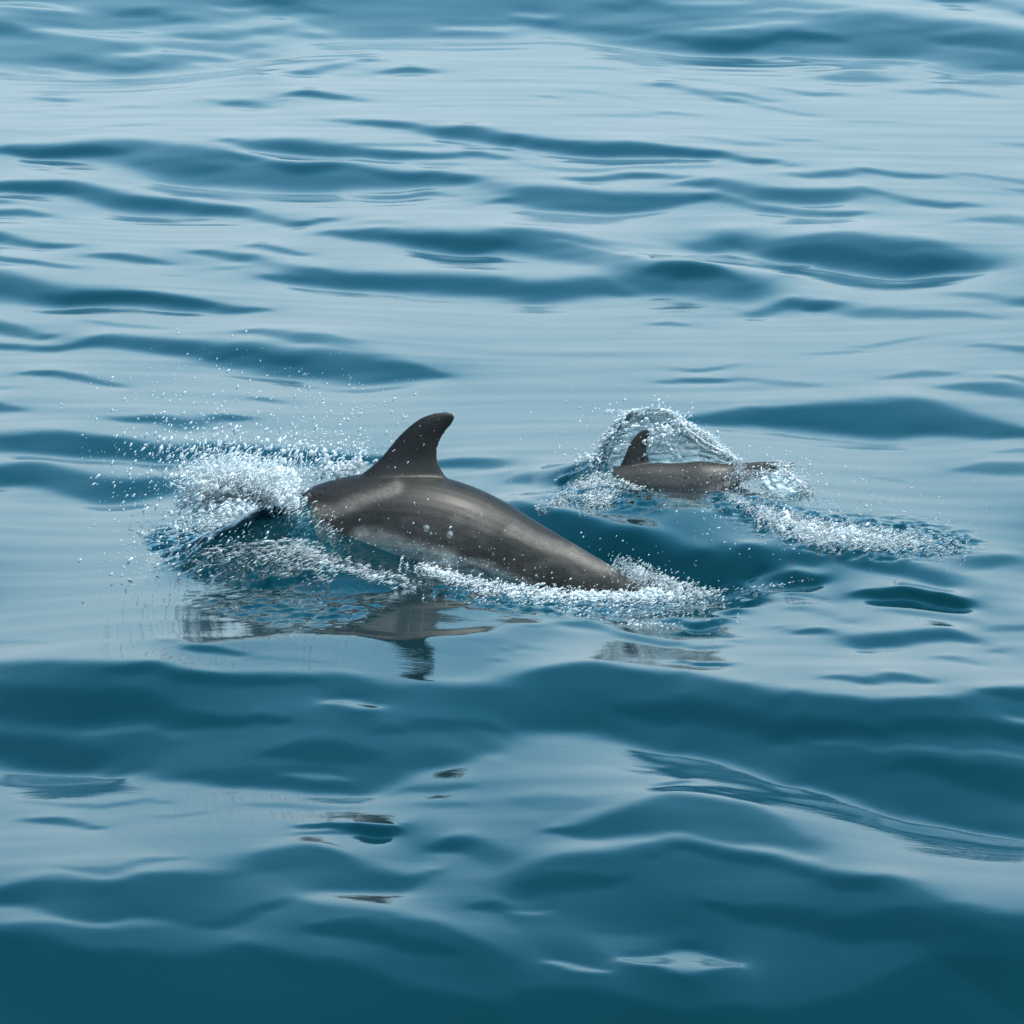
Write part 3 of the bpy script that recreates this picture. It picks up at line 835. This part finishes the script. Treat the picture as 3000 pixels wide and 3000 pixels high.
adult, PA, RA = make_dolphin(
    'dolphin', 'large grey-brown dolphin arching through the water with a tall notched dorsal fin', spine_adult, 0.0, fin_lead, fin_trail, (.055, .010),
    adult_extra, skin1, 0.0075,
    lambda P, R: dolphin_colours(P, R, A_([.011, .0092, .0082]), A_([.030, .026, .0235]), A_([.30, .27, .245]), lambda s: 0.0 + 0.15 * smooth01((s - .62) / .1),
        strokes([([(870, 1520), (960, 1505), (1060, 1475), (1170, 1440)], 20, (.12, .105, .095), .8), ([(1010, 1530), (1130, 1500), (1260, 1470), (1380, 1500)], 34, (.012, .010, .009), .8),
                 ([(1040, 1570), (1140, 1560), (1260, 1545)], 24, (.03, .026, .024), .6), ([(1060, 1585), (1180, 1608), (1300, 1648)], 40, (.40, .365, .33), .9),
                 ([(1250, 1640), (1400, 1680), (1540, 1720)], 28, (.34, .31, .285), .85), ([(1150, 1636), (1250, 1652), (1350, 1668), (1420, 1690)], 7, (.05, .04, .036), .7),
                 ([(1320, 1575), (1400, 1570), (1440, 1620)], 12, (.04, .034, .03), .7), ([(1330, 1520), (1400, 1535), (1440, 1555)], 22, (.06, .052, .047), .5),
                 ([(1500, 1560), (1600, 1600), (1720, 1660), (1800, 1690)], 20, (.12, .103, .09), .7), ([(1540, 1660), (1620, 1650), (1700, 1700), (1760, 1705)], 12, (.04, .035, .03), .7),  # first stroke here: highlight along the tail stock, painted into the colour
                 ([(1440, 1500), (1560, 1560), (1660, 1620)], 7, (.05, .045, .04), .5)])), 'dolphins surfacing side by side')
YC = 2.2
spine_calf = [(1585, 1500, 5, 1, 0), (1620, 1488, 11, 1, 0), (1650, 1474, 26, .95, 0), (1700, 1446, 44, .92, 0), (1785, 1424, 52, .92, 0), (1850, 1417, 56, .9, 0), (1904, 1417, 61, .9, 0),
              (1990, 1422, 66, .88, 0), (2060, 1418, 68, .85, 0), (2112, 1406, 54, .8, 0), (2150, 1390, 34, .7, 0), (2190, 1378, 23, .6, 0), (2240, 1370, 18, .6, 0), (2290, 1366, 13, .8, 0)]
cf_lead = [(1780, 1408), (1812, 1372), (1830, 1335), (1846, 1298), (1866, 1271), (1882, 1260), (1894, 1256)]
cf_trail = [(1940, 1380), (1912, 1358), (1900, 1340), (1896, 1318), (1898, 1295), (1902, 1277), (1904, 1263)]
calf, PC, RC = make_dolphin(
    'dolphin', 'small dark grey dolphin calf under a curling sheet of water', spine_calf, YC, cf_lead, cf_trail, (.024, .005),
    calf_extra, skin2, 0.0045,
    lambda P, R: dolphin_colours(P, R, A_([.024, .022, .021]), A_([.060, .056, .055]), A_([.30, .29, .28]), lambda s: 0.02 * np.ones_like(s)), 'dolphins surfacing side by side')


def ico(sub):
    import bmesh
    bm = bmesh.new(); bmesh.ops.create_icosphere(bm, subdivisions=sub, radius=1)
    V = np.array([v.co[:] for v in bm.verts]); F = np.array([[v.index for v in f.verts] for f in bm.faces])
    bm.free()
    return V, F


ICO0, ICO1 = ico(1), ico(2)
# eyes
for root, P, R, k, es in ((adult, PA, RA, 22, .014), (calf, PC, RC, 18, .007)):
    for sg in (-1, 1):
        c = P[k] + np.array([0, sg * R[k] * .90, -R[k] * .12])
        mesh_np('eye', ICO1[0] * es * np.array([1.3, .8, 1]) + c, ICO1[1], m_eye, root)


# ------------------------------------------------------------------ splashes
def blobs(P, r, stretch, dirs, proto):
    """many little drops as one mesh: centre, radius, stretch factor and direction of flight of each"""
    BV, BF = proto
    n = len(P)
    d = dirs / np.linalg.norm(dirs, axis=1)[:, None]
    V = BV[None] * r[:, None, None]
    V = V * (1 + 0.25 * rng.standard_normal((n, 1, 3)).clip(-1.5, 1.5))
    along = np.einsum('nij,nj->ni', V, d)
    V = V + along[..., None] * d[:, None] * (stretch - 1)[:, None, None] + P[:, None]
    F = BF[None] + (np.arange(n) * len(BV))[:, None, None]
    return V.reshape(-1, 3), F.reshape(-1, 3)


MM = 1 / 625.0 / 1.0         # one photo pixel in metres at the dolphins


def cloud(clusters, Y, lean=(0.75, 0, 0.65)):
    """clusters: cx, cy, rx, ry, angle, count, drop radius px (min, max), depth m, plane offset"""
    Ps, rs, st, dr = [], [], [], []
    for cx, cy, rx, ry, ang, n, r0, r1, dep, off in clusters:
        g = rng.standard_normal((n, 3))
        g[:, :2] = np.clip(g[:, :2], -2.3, 2.3)
        a = math.radians(ang)
        x = g[:, 0] * rx * .5; y = g[:, 1] * ry * .5
        px = cx + x * math.cos(a) - y * math.sin(a); py = cy + x * math.sin(a) + y * math.cos(a)
        Ps.append(at(px, py, Y + off + g[:, 2] * dep * .5))
        u = rng.random(n)
        rs.append((r0 + (r1 - r0) * u ** 4 * 1.15) * MM)
        st.append(1 + rng.random(n) * 1.6)
        dr.append(np.array(lean) + 0.35 * rng.standard_normal((n, 3)))
    return np.vstack(Ps), np.concatenate(rs), np.concatenate(st), np.vstack(dr)


def fingers(specs, Y, step=2.2):
    """ligaments of water thrown up: base px, tip px, base radius, tip radius, sideways bend"""
    Ps, rs, dr = [], [], []
    for bx, by, tx, ty, r0, r1, bend, off in specs:
        L_ = math.hypot(tx - bx, ty - by); n = max(3, int(L_ / step))
        t = np.linspace(0, 1, n)
        nx, ny = -(ty - by) / L_, (tx - bx) / L_
        w = bend * np.sin(t * np.pi) + rng.standard_normal(n) * 1.2
        px = bx + (tx - bx) * t + nx * w; py = by + (ty - by) * t + ny * w
        Ps.append(at(px, py, Y + off + 0.01 * rng.standard_normal(n)))
        r = (r0 * (1 - t) + r1 * t) * (0.75 + .5 * rng.random(n))
        r[-1] *= 1.6
        rs.append(r * MM); dr.append(np.tile([tx - bx + .1, 0, -(ty - by)], (n, 1)).astype(float))
    P = np.vstack(Ps)
    return P, np.concatenate(rs), np.ones(len(P)) * 1.4, np.vstack(dr)


def stack(*a):
    return tuple(np.concatenate([q[i] for q in a]) for i in range(4))


def foam_mass(name, data, voxel, mat, parent):
    V, F = blobs(*data, ICO0)
    o = remeshed(name, V, F, voxel, mat, parent, 1)
    tag(o, kind='stuff')
    return o


def drops(name, data, mat, parent):
    V, F = blobs(*data, ICO0)
    o = mesh_np(name, V, F, mat, parent)
    tag(o, kind='stuff')
    return o


def on_water(px, py, iters=5):
    """world point on the sea seen at a photo pixel"""
    px = np.asarray(px, float); py = np.asarray(py, float)
    z = np.zeros_like(px); Y = np.zeros_like(px)
    dz = (FWD[2] * FPX + UP[2] * (1500 - py)); dy = (FWD[1] * FPX + UP[1] * (1500 - py))
    for _ in range(iters):
        t = (z - CAM[2]) / dz
        Y = CAM[1] + dy * t; X = (px - 1500) * t
        z = .5 * z + .5 * water_height(X, Y)
    t = (z - CAM[2]) / dz
    return np.stack([(px - 1500) * t, CAM[1] + dy * t, z], -1)


def surface_foam(clusters, lift=0.01, lean=(0.8, 0, 0.5)):
    Ps, rs, st, dr = [], [], [], []
    for cx, cy, rx, ry, ang, n, r0, r1 in clusters:
        g = np.clip(rng.standard_normal((n, 2)), -2.2, 2.2)
        a = math.radians(ang)
        x = g[:, 0] * rx * .5; y = g[:, 1] * ry * .5
        P = on_water(cx + x * math.cos(a) - y * math.sin(a), cy + x * math.sin(a) + y * math.cos(a))
        P[:, 2] += np.abs(rng.standard_normal(n)) * lift
        Ps.append(P); rs.append((r0 + (r1 - r0) * rng.random(n) ** 3) * MM)
        st.append(1 + rng.random(n) * 1.6); dr.append(np.array(lean) + 0.35 * rng.standard_normal((n, 3)))
    return np.vstack(Ps), np.concatenate(rs), np.concatenate(st), np.vstack(dr)


def streaked(data, k=2.2, tight=.4):
    """draw the drops out along their flight"""
    P, r_s, st_s, dr_s = data
    mean = dr_s.mean(0)
    return P, r_s, st_s * k, mean * (1 - tight) * 1.6 + dr_s * tight


# --- splash thrown by the adult's head
spl = empty('splash', tuple(at(720, 1460, .0)))
tag(spl, 'bursting white splash over the head of the large dolphin', 'splash')
fin_specs = []
for k in range(80):
    bx = random.uniform(545, 880); by = 1450 - 60 * math.sin((bx - 500) / 400 * 3.0) + random.uniform(-15, 30)
    ln = random.uniform(25, 70) * random.choice([1, 1, 1.6])
    an = math.radians(random.gauss(75, 25) + (bx < 640) * 30)
    fin_specs.append((bx, by, bx + ln * math.cos(an), by - ln * math.sin(an), random.uniform(3, 6), random.uniform(1.0, 2.2), random.uniform(-14, 14), random.uniform(-.08, .1)))
crown = stack(cloud([(690, 1415, 110, 38, 10, 520, 3, 11, .16, -.06), (775, 1428, 90, 40, 24, 520, 3, 11, .16, -.06), (826, 1458, 42, 60, -25, 340, 3, 9, .10, -.16),
                     (610, 1440, 90, 40, -25, 320, 3, 10, .16, -.05), (830, 1400, 40, 26, 0, 200, 4, 11, .1, 0), (862, 1500, 20, 64, -32, 120, 2.5, 6, .06, -.2)], 0),
              fingers(fin_specs, 0))
foam_mass('foam', crown, 0.0045, M_FOAM, spl)
mist = streaked(cloud([(700, 1405, 150, 56, 6, 4500, .6, 2.0, .2, -.1), (775, 1425, 110, 52, 26, 3600, .6, 2.0, .18, -.12), (620, 1440, 90, 44, -25, 1300, .6, 1.9, .2, -.05),
                       (850, 1490, 46, 100, -30, 1100, .6, 2.0, .1, -.2), (700, 1350, 180, 40, 5, 700, .6, 2.2, .25, 0), (960, 1590, 60, 120, -40, 500, .6, 1.8, .05, -.26)], 0), 2.8, .3)
drops('mist', mist, M_FOAM, spl)
skin_foam = surface_foam([(700, 1535, 170, 22, -14, 300, 1.4, 4), (690, 1490, 150, 34, 8, 700, 2, 6), (790, 1480, 110, 46, 22, 900, 2.5, 7), (835, 1520, 50, 60, 38, 500, 1.6, 5), (600, 1520, 80, 30, -25, 160, 2, 5),
                          (800, 1560, 120, 34, 38, 300, 1.6, 4)], .02)
streaks = surface_foam([(740, 1590, 220, 70, 20, 1500, .8, 2.0), (880, 1605, 120, 56, 38, 1300, .7, 2.1), (980, 1655, 220, 16, 17, 900, .8, 2.4), (1120, 1680, 120, 10, 17, 240, .8, 2.2),
                        (620, 1600, 220, 80, 8, 900, .7, 1.8), (740, 1540, 180, 50, -8, 1600, .6, 2.2)], .006, lean=(.9, 0, .35))
drops('churned_water', streaked(streaks, 2.6), M_SPRAY, spl)
foam_mass('foam', skin_foam, 0.0052, M_FOAM, spl)
spray = cloud([(680, 1340, 260, 80, 10, 520, .6, 4.2, .4, 0), (540, 1300, 260, 130, 0, 320, .6, 3.2, .6, 0), (800, 1250, 420, 150, 5, 420, .6, 2.6, .6, 0),
               (560, 1150, 420, 160, 0, 200, .7, 2.0, .6, 0), (430, 1420, 160, 130, 0, 150, .7, 3.5, .5, 0), (980, 1240, 260, 180, 10, 260, .6, 2.4, .5, 0),
               (660, 1390, 200, 50, 0, 400, 1, 4.5, .3, 0), (620, 1580, 300, 110, 12, 320, .8, 4, .2, -.35), (560, 1700, 300, 120, 5, 260, 1.0, 2.6, .2, -.6),
               (700, 1850, 330, 30, 4, 160, .8, 1.8, .3, -1.2), (880, 1320, 150, 60, 0, 200, 1.5, 4, .3, 0)], 0, lean=(.55, 0, .8))
drops('spray', streaked(spray, 1.5, .6), M_FOAM, spl)

# --- small splash behind the dorsal fin of the adult
sp2 = empty('splash', tuple(at(1000, 1370, .25)))
tag(sp2, 'small white spurt of water on the back just left of the large dorsal fin', 'splash')
s2 = stack(cloud([(1010, 1370, 85, 26, -12, 420, 2, 5.5, .08, .2), (955, 1345, 26, 34, -10, 90, 2, 5, .05, .2), (930, 1405, 60, 10, -14, 130, 1.5, 3, .05, .2)], 0),
           fingers([(1000, 1375, 1060, 1318, 5, 2, 8, .2), (960, 1372, 944, 1322, 5, 3, 10, .2), (1020, 1370, 1096, 1300, 5, 1.6, -6, .2), (1030, 1372, 1062, 1300, 4, 2.5, 5, .2),
                    (985, 1370, 1010, 1330, 4, 2, 5, .2), (870, 1420, 885, 1330, 5, 2, 4, .2), (880, 1400, 910, 1360, 4, 2, 4, .2)], 0))
foam_mass('foam', s2, 0.0045, M_FOAM, sp2)
drops('spray', cloud([(1020, 1330, 130, 60, -10, 160, 1, 3, .3, .2)], 0, lean=(.6, 0, .7)), M_FOAM, sp2)

# --- foam along the adult's flank and tail stock
sp3 = empty('splash', tuple(at(1650, 1750, -.25)))
tag(sp3, 'band of white foam running along the belly and tail stock of the large dolphin', 'foam')
pathx = [1230, 1300, 1400, 1500, 1600, 1700, 1800, 1900, 2000, 2100]
pathy = [1660, 1688, 1722, 1742, 1755, 1762, 1762, 1752, 1745, 1742]
cl = []
for k in range(50):
    x = random.uniform(1230, 1980); y = float(np.interp(x, pathx, pathy))
    w = float(np.interp(x, [1230, 1400, 1700, 1900, 2080], [8, 26, 34, 40, 12]))
    cl.append((x, y + random.gauss(0, w * .35), random.uniform(20, 55), random.uniform(8, 22), 20, 40, 1.8, 5.5, .10, -.27 + random.uniform(-.06, .04)))
fs = [(x, float(np.interp(x, pathx, pathy)) - 8, x + random.uniform(5, 30), float(np.interp(x, pathx, pathy)) - random.uniform(20, 52), 4, 1.4, random.uniform(-4, 4), -.28)
      for x in [random.uniform(1280, 2000) for _ in range(38)]]
band = surface_foam([(1300, 1690, 90, 22, 26, 170, 1.2, 5), (1420, 1722, 130, 20, 18, 240, 1.2, 5), (1560, 1742, 150, 22, 8, 280, 1.2, 6), (1700, 1752, 150, 22, 2, 280, 1.2, 6.5),
                     (1850, 1745, 150, 22, 0, 280, 1.2, 5.5), (1960, 1745, 90, 22, 0, 90, 1.2, 4.5), (1800, 1730, 180, 20, 5, 300, 1.8, 5)], .014)
foam_mass('foam', stack(cloud(cl, 0), fingers(fs, 0), band), 0.005, M_FOAM, sp3)
fringe = surface_foam([(1320, 1692, 140, 22, 24, 600, .8, 2.4), (1450, 1724, 260, 24, 16, 900, .7, 2.4), (1700, 1748, 330, 24, 4, 1200, .7, 2.4), (1880, 1742, 150, 26, 0, 700, .7, 2.2), (2060, 1740, 110, 6, -8, 120, .7, 1.8),
                       (2260, 1720, 110, 5, -10, 60, .7, 1.6), (1700, 1785, 420, 12, 4, 260, .7, 2), (1880, 1832, 110, 8, 3, 90, .8, 2.4)], .008)
drops('churned_water', streaked(fringe, 1.9), M_FOAM, sp3)
mound = cloud([(1900, 1705, 100, 38, 28, 2600, .8, 2.4, .2, .08), (1980, 1732, 100, 22, 25, 1200, .8, 2.2, .15, .05), (1850, 1672, 50, 16, 30, 260, .8, 2.2, .12, .12)], 0)
mound2 = surface_foam([(1930, 1718, 130, 28, 22, 900, 1, 3), (2020, 1740, 90, 16, 10, 300, 1, 3)], .02)
drops('churned_water', streaked(stack(mound, mound2), 1.9), M_SPRAY, sp3)
drops('spray', cloud([(1500, 1690, 500, 60, 14, 260, .7, 2.2, .1, -.33), (1900, 1690, 200, 80, 20, 160, 1, 2.4, .3, -.1), (1290, 1560, 260, 130, 20, 50, .7, 2.6, .05, -.32),
                      (1880, 1830, 160, 14, 3, 60, 1, 2.2, .1, -.9)], 0), M_FOAM, sp3)

# --- curling sheet of water over the calf
sp4 = empty('splash', tuple(at(1880, 1440, YC)))
tag(sp4, 'clear curling sheet of water thrown up in an arch behind the small dolphin', 'splash')


def sheet(rim, base, Yr, Yb, bulge, nu=110, nv=44, jitter=.005, seed=5):
    R_ = catmull(np.array(rim, float), nu); B_ = catmull(np.array(base, float), nu)
    R_ = R_ + np.stack([blur1(rng.standard_normal(nu) * 5, 1.2, 0), blur1(rng.standard_normal(nu) * 7, 1.2, 0)], -1)
    nf = noise_field(nu, nv, 7, 5, seed) + .5 * noise_field(nu, nv, 3, 3, seed + 1)
    V = np.zeros((nv, nu, 3))
    for j in range(nv):
        f = j / (nv - 1)
        Yj = Yr + (Yb - Yr) * f + bulge * math.sin(f * math.pi)
        V[j] = at(R_[:, 0] * (1 - f) + B_[:, 0] * f, R_[:, 1] * (1 - f) + B_[:, 1] * f, Yj)
    V[..., 1] += nf * jitter
    V[..., 2] += nf * jitter * .3
    idx = np.arange(nu * nv).reshape(nv, nu)
    F = np.stack([idx[:-1, :-1], idx[:-1, 1:], idx[1:, 1:], idx[1:, :-1]], -1).reshape(-1, 4)
    return V.reshape(-1, 3), F


def thick_sheet(V, F, t=.006):
    """give the sheet two faces"""
    n = len(V)
    V2 = V + np.array([0, t, 0])
    return np.vstack([V, V2]), np.vstack([F, F[:, ::-1] + n])


arch_rim = [(1640, 1432), (1690, 1392), (1742, 1330), (1775, 1268), (1830, 1215), (1890, 1197), (1955, 1205), (2010, 1235), (2070, 1275), (2125, 1325), (2170, 1352)]
arch_base = [(1660, 1450), (1720, 1440), (1790, 1420), (1820, 1400), (1860, 1385), (1910, 1375), (1960, 1370), (2010, 1368), (2060, 1366), (2110, 1366), (2160, 1368)]
V, F = sheet(arch_rim, arch_base, YC + .05, YC + .22, .10)
V, F = thick_sheet(V, F)
mesh_np('water_sheet', V, F, M_FILM, sp4)
V, F = sheet([(2290, 1375), (2330, 1400), (2370, 1440), (2400, 1480), (2440, 1530)], [(2230, 1400), (2250, 1440), (2290, 1480), (2320, 1510), (2350, 1545)], YC - .1, YC - .2, -.03, nu=60, nv=30, jitter=.006, seed=9)
V, F = thick_sheet(V, F)
mesh_np('water_sheet', V, F, M_FILM, sp4)
# beaded rim of the arch
rp = catmull(np.array(arch_rim, float), 340)
r_ = np.abs(rng.standard_normal(340)) * .9 + .9
Pr = at(rp[:, 0] + rng.standard_normal(340) * 3, rp[:, 1] + rng.standard_normal(340) * 3, YC + .05 + rng.standard_normal(340) * .01)
rim_data = (Pr, r_ * MM, 1 + rng.random(340), np.tile([1., 0, .7], (340, 1)) + .3 * rng.standard_normal((340, 3)))
ropes = fingers([(1985, 1225, 2125, 1325, 3, 3.4, 10, 0), (2000, 1240, 2110, 1330, 2.5, 3, 16, 0.02), (1760, 1290, 1830, 1225, 4, 2.5, 6, 0), (1700, 1385, 1760, 1300, 5, 3, 8, -.02),
                 (1620, 1442, 1700, 1390, 3, 4, 4, -.05), (2260, 1360, 2310, 1366, 3, 3, 0, -.05), (2160, 1400, 2170, 1440, 3, 1, 2, -.1), (2190, 1395, 2205, 1450, 2, 1, 3, -.1),
                 (2230, 1395, 2228, 1330, 3, 1.5, 3, -.1), (2200, 1350, 2195, 1322, 2.5, 1.5, 2, -.1), (2290, 1370, 2420, 1530, 2.5, 3.5, -14, -.15), (2310, 1380, 2440, 1530, 2, 2.5, -10, -.15),
                 (2330, 1410, 2380, 1540, 2, 2.5, 3, -.15)], YC)
glints = cloud([(1930, 1285, 75, 34, -25, 260, 2, 6.5, .05, .02), (1915, 1250, 30, 20, 0, 50, 2, 5.5, .05, .02), (1870, 1240, 40, 22, 0, 40, 1.5, 4.5, .04, .02), (1835, 1255, 30, 20, 0, 34, 2, 5, .04, 0),  # spray, plus white drops standing in for sun glints on the sheet
                (1952, 1320, 20, 14, -30, 20, 2, 5, .04, 0), (1825, 1300, 26, 26, 0, 40, 2, 5, .04, -.02), (2075, 1282, 26, 22, 30, 40, 2, 4.5, .04, 0),
                (1720, 1395, 70, 60, -45, 230, 1.5, 4.5, .1, -.03), (1700, 1420, 110, 26, -28, 160, 1.5, 4, .08, -.1)], YC)
foam_mass('foam', stack(ropes, glints), 0.0042, M_FOAM, sp4)
arch_mist = cloud([(1700, 1385, 36, 90, 40, 350, .7, 2.2, .06, 0), (1765, 1300, 14, 90, 32, 260, .7, 2.2, .06, .05), (1880, 1208, 130, 8, 2, 260, .7, 2.0, .06, .05), (2030, 1260, 12, 130, -52, 380, .7, 2.0, .06, .05),
                   (2120, 1320, 14, 80, -50, 240, .7, 2.2, .06, .03), (1930, 1290, 110, 60, -20, 500, .7, 2.0, .06, .05)], YC)
drops('mist', streaked(stack(rim_data, arch_mist), 2.2), M_FOAM, sp4)
ring = cloud([(1770, 1455, 55, 36, -20, 420, 1, 3, .08, -.3), (1830, 1425, 90, 14, 12, 220, 1.5, 3.5, .05, -.22), (1880, 1445, 60, 12, 25, 120, 1.5, 3, .05, -.22), (1745, 1480, 40, 18, 0, 130, 1.5, 3.5, .05, -.34),
              (1735, 1405, 50, 50, -40, 300, 1.2, 3.2, .06, -.12), (2225, 1392, 90, 16, -4, 380, .9, 2.6, .06, -.09), (2165, 1384, 24, 30, 0, 260, .9, 2.6, .05, -.1), (2300, 1380, 50, 20, 30, 350, .8, 2.2, .06, -.08), (2375, 1460, 34, 110, -38, 900, .8, 2.2, .05, -.14)], YC)
ring2 = surface_foam([(1760, 1458, 70, 36, -20, 1100, .9, 2.8), (1700, 1432, 130, 24, -28, 1000, .9, 2.6), (1870, 1446, 90, 10, 22, 400, .9, 2.4), (1735, 1425, 50, 30, 0, 500, .9, 2.6)], .01)
drops('churned_water', streaked(stack(ring, ring2), 1.6), M_SPRAY, sp4)
drops('spray', cloud([(1800, 1290, 330, 200, 0, 200, .8, 2.4, .3, 0), (2220, 1400, 160, 70, 0, 220, .8, 2.4, .1, -.1), (1960, 1500, 240, 60, 0, 70, .8, 2.4, .1, -.4),
                      (2400, 1440, 330, 120, 20, 110, .8, 2.4, .3, 0), (2350, 1380, 70, 40, 20, 70, 1, 3, .1, -.05), (1970, 1400, 280, 60, 0, 60, .8, 1.8, .02, -.14)], YC, lean=(.75, 0, .5)), M_FOAM, sp4)

# --- wake of the calf
wk = empty('wake', tuple(on_water(2480, 1580)))
tag(wk, 'glittering foam wake trailing right of the small dolphin', 'wake')
wf = surface_foam([(2450, 1568, 210, 34, 8, 2800, .8, 2.8), (2350, 1548, 120, 30, 25, 1200, .8, 2.4), (2600, 1588, 210, 32, 6, 1600, .7, 2.2), (2220, 1500, 190, 14, 26, 1200, .7, 2.2),
                   (2300, 1545, 140, 26, 25, 900, .8, 2.2), (2720, 1594, 120, 24, 10, 320, .8, 2.0), (2120, 1465, 90, 10, 18, 500, .8, 2), (2250, 1440, 120, 50, 10, 300, .7, 1.8)], .012)
drops('foam', streaked(wf, 2.0), M_SPRAY, wk)
core = surface_foam([(2450, 1572, 120, 20, 4, 600, 1.6, 6), (2370, 1548, 40, 14, 20, 90, 2, 5), (2302, 1518, 10, 14, 0, 40, 4, 7), (2288, 1552, 8, 8, 0, 20, 3, 5)], .018)
foam_mass('whitecap', core, 0.0048, M_FOAM, wk)
drops('spray', surface_foam([(2400, 1540, 420, 80, 10, 420, .8, 2.4), (2180, 1540, 200, 100, 20, 130, .8, 2.2), (2700, 1500, 300, 120, 8, 50, .8, 2.2)], .05), M_FOAM, wk)

# larger single drops hanging in the air
for px, py, r, Y, mat, lab in [
        (1249, 1547, 8, -.3, M_CLEAR, "clear round drop in front of the large dolphin's flank, left one of the big pair"),
        (1318, 1566, 9, -.3, M_CLEAR, "clear oval drop in front of the large dolphin's flank, right one of the big pair"),
        (1262, 1563, 4, -.3, M_CLEAR, "small clear drop just under the left big drop on the dolphin's flank"),
        (1300, 1640, 5, -.3, M_CLEAR, "small clear drop low on the pale belly of the large dolphin"),
        (1964, 1479, 9, YC - .3, M_FOAM, "largest white drop falling under the small dolphin's belly"),
        (1949, 1489, 6, YC - .3, M_FOAM, "white drop just left of the largest one under the small dolphin"),
        (1961, 1518, 5, YC - .3, M_FOAM, "lowest white drop of the trickle under the small dolphin"),
        (1939, 1501, 4, YC - .3, M_FOAM, "smallest, leftmost white drop of the trickle under the small dolphin"),
        (913, 1325, 8, .1, M_FOAM, "big white drop between the head splash and the large dorsal fin"),
        (830, 1322, 6, .1, M_FOAM, "white drop above the right end of the head splash"),
        (783, 1290, 6, .1, M_FOAM, "white drop high above the middle of the head splash, right of a pair"),
        (756, 1283, 5, .1, M_FOAM, "white drop high above the middle of the head splash, left of a pair"),
        (502, 1504, 7, -.1, M_FOAM, "elongated white drop left of the head splash over open water"),
        (570, 1512, 7, -.2, M_FOAM, "white drop on the dark hump over the large dolphin's beak"),
        (531, 1338, 6, 0, M_FOAM, "white drop at the upper left edge of the head splash"),
        (645, 1540, 5, -.3, M_FOAM, "small white drop in front of the large dolphin's submerged cheek"),
        (513, 1543, 6, -.3, M_FOAM, "white drop above the water at the far left of the submerged beak")]:
    c = at(px, py, Y)
    sx = random.uniform(.8, 1.3); sz = random.uniform(.9, 1.5)
    o = mesh_np('water_drop', ICO1[0] * r * MM * np.array([sx, 1, sz]) * (1 + .12 * rng.standard_normal((len(ICO1[0]), 1)).clip(-1, 1)), ICO1[1], mat)
    o.location = c
    tag(o, lab, 'water drop', 'single drops of water flung up by the dolphins')
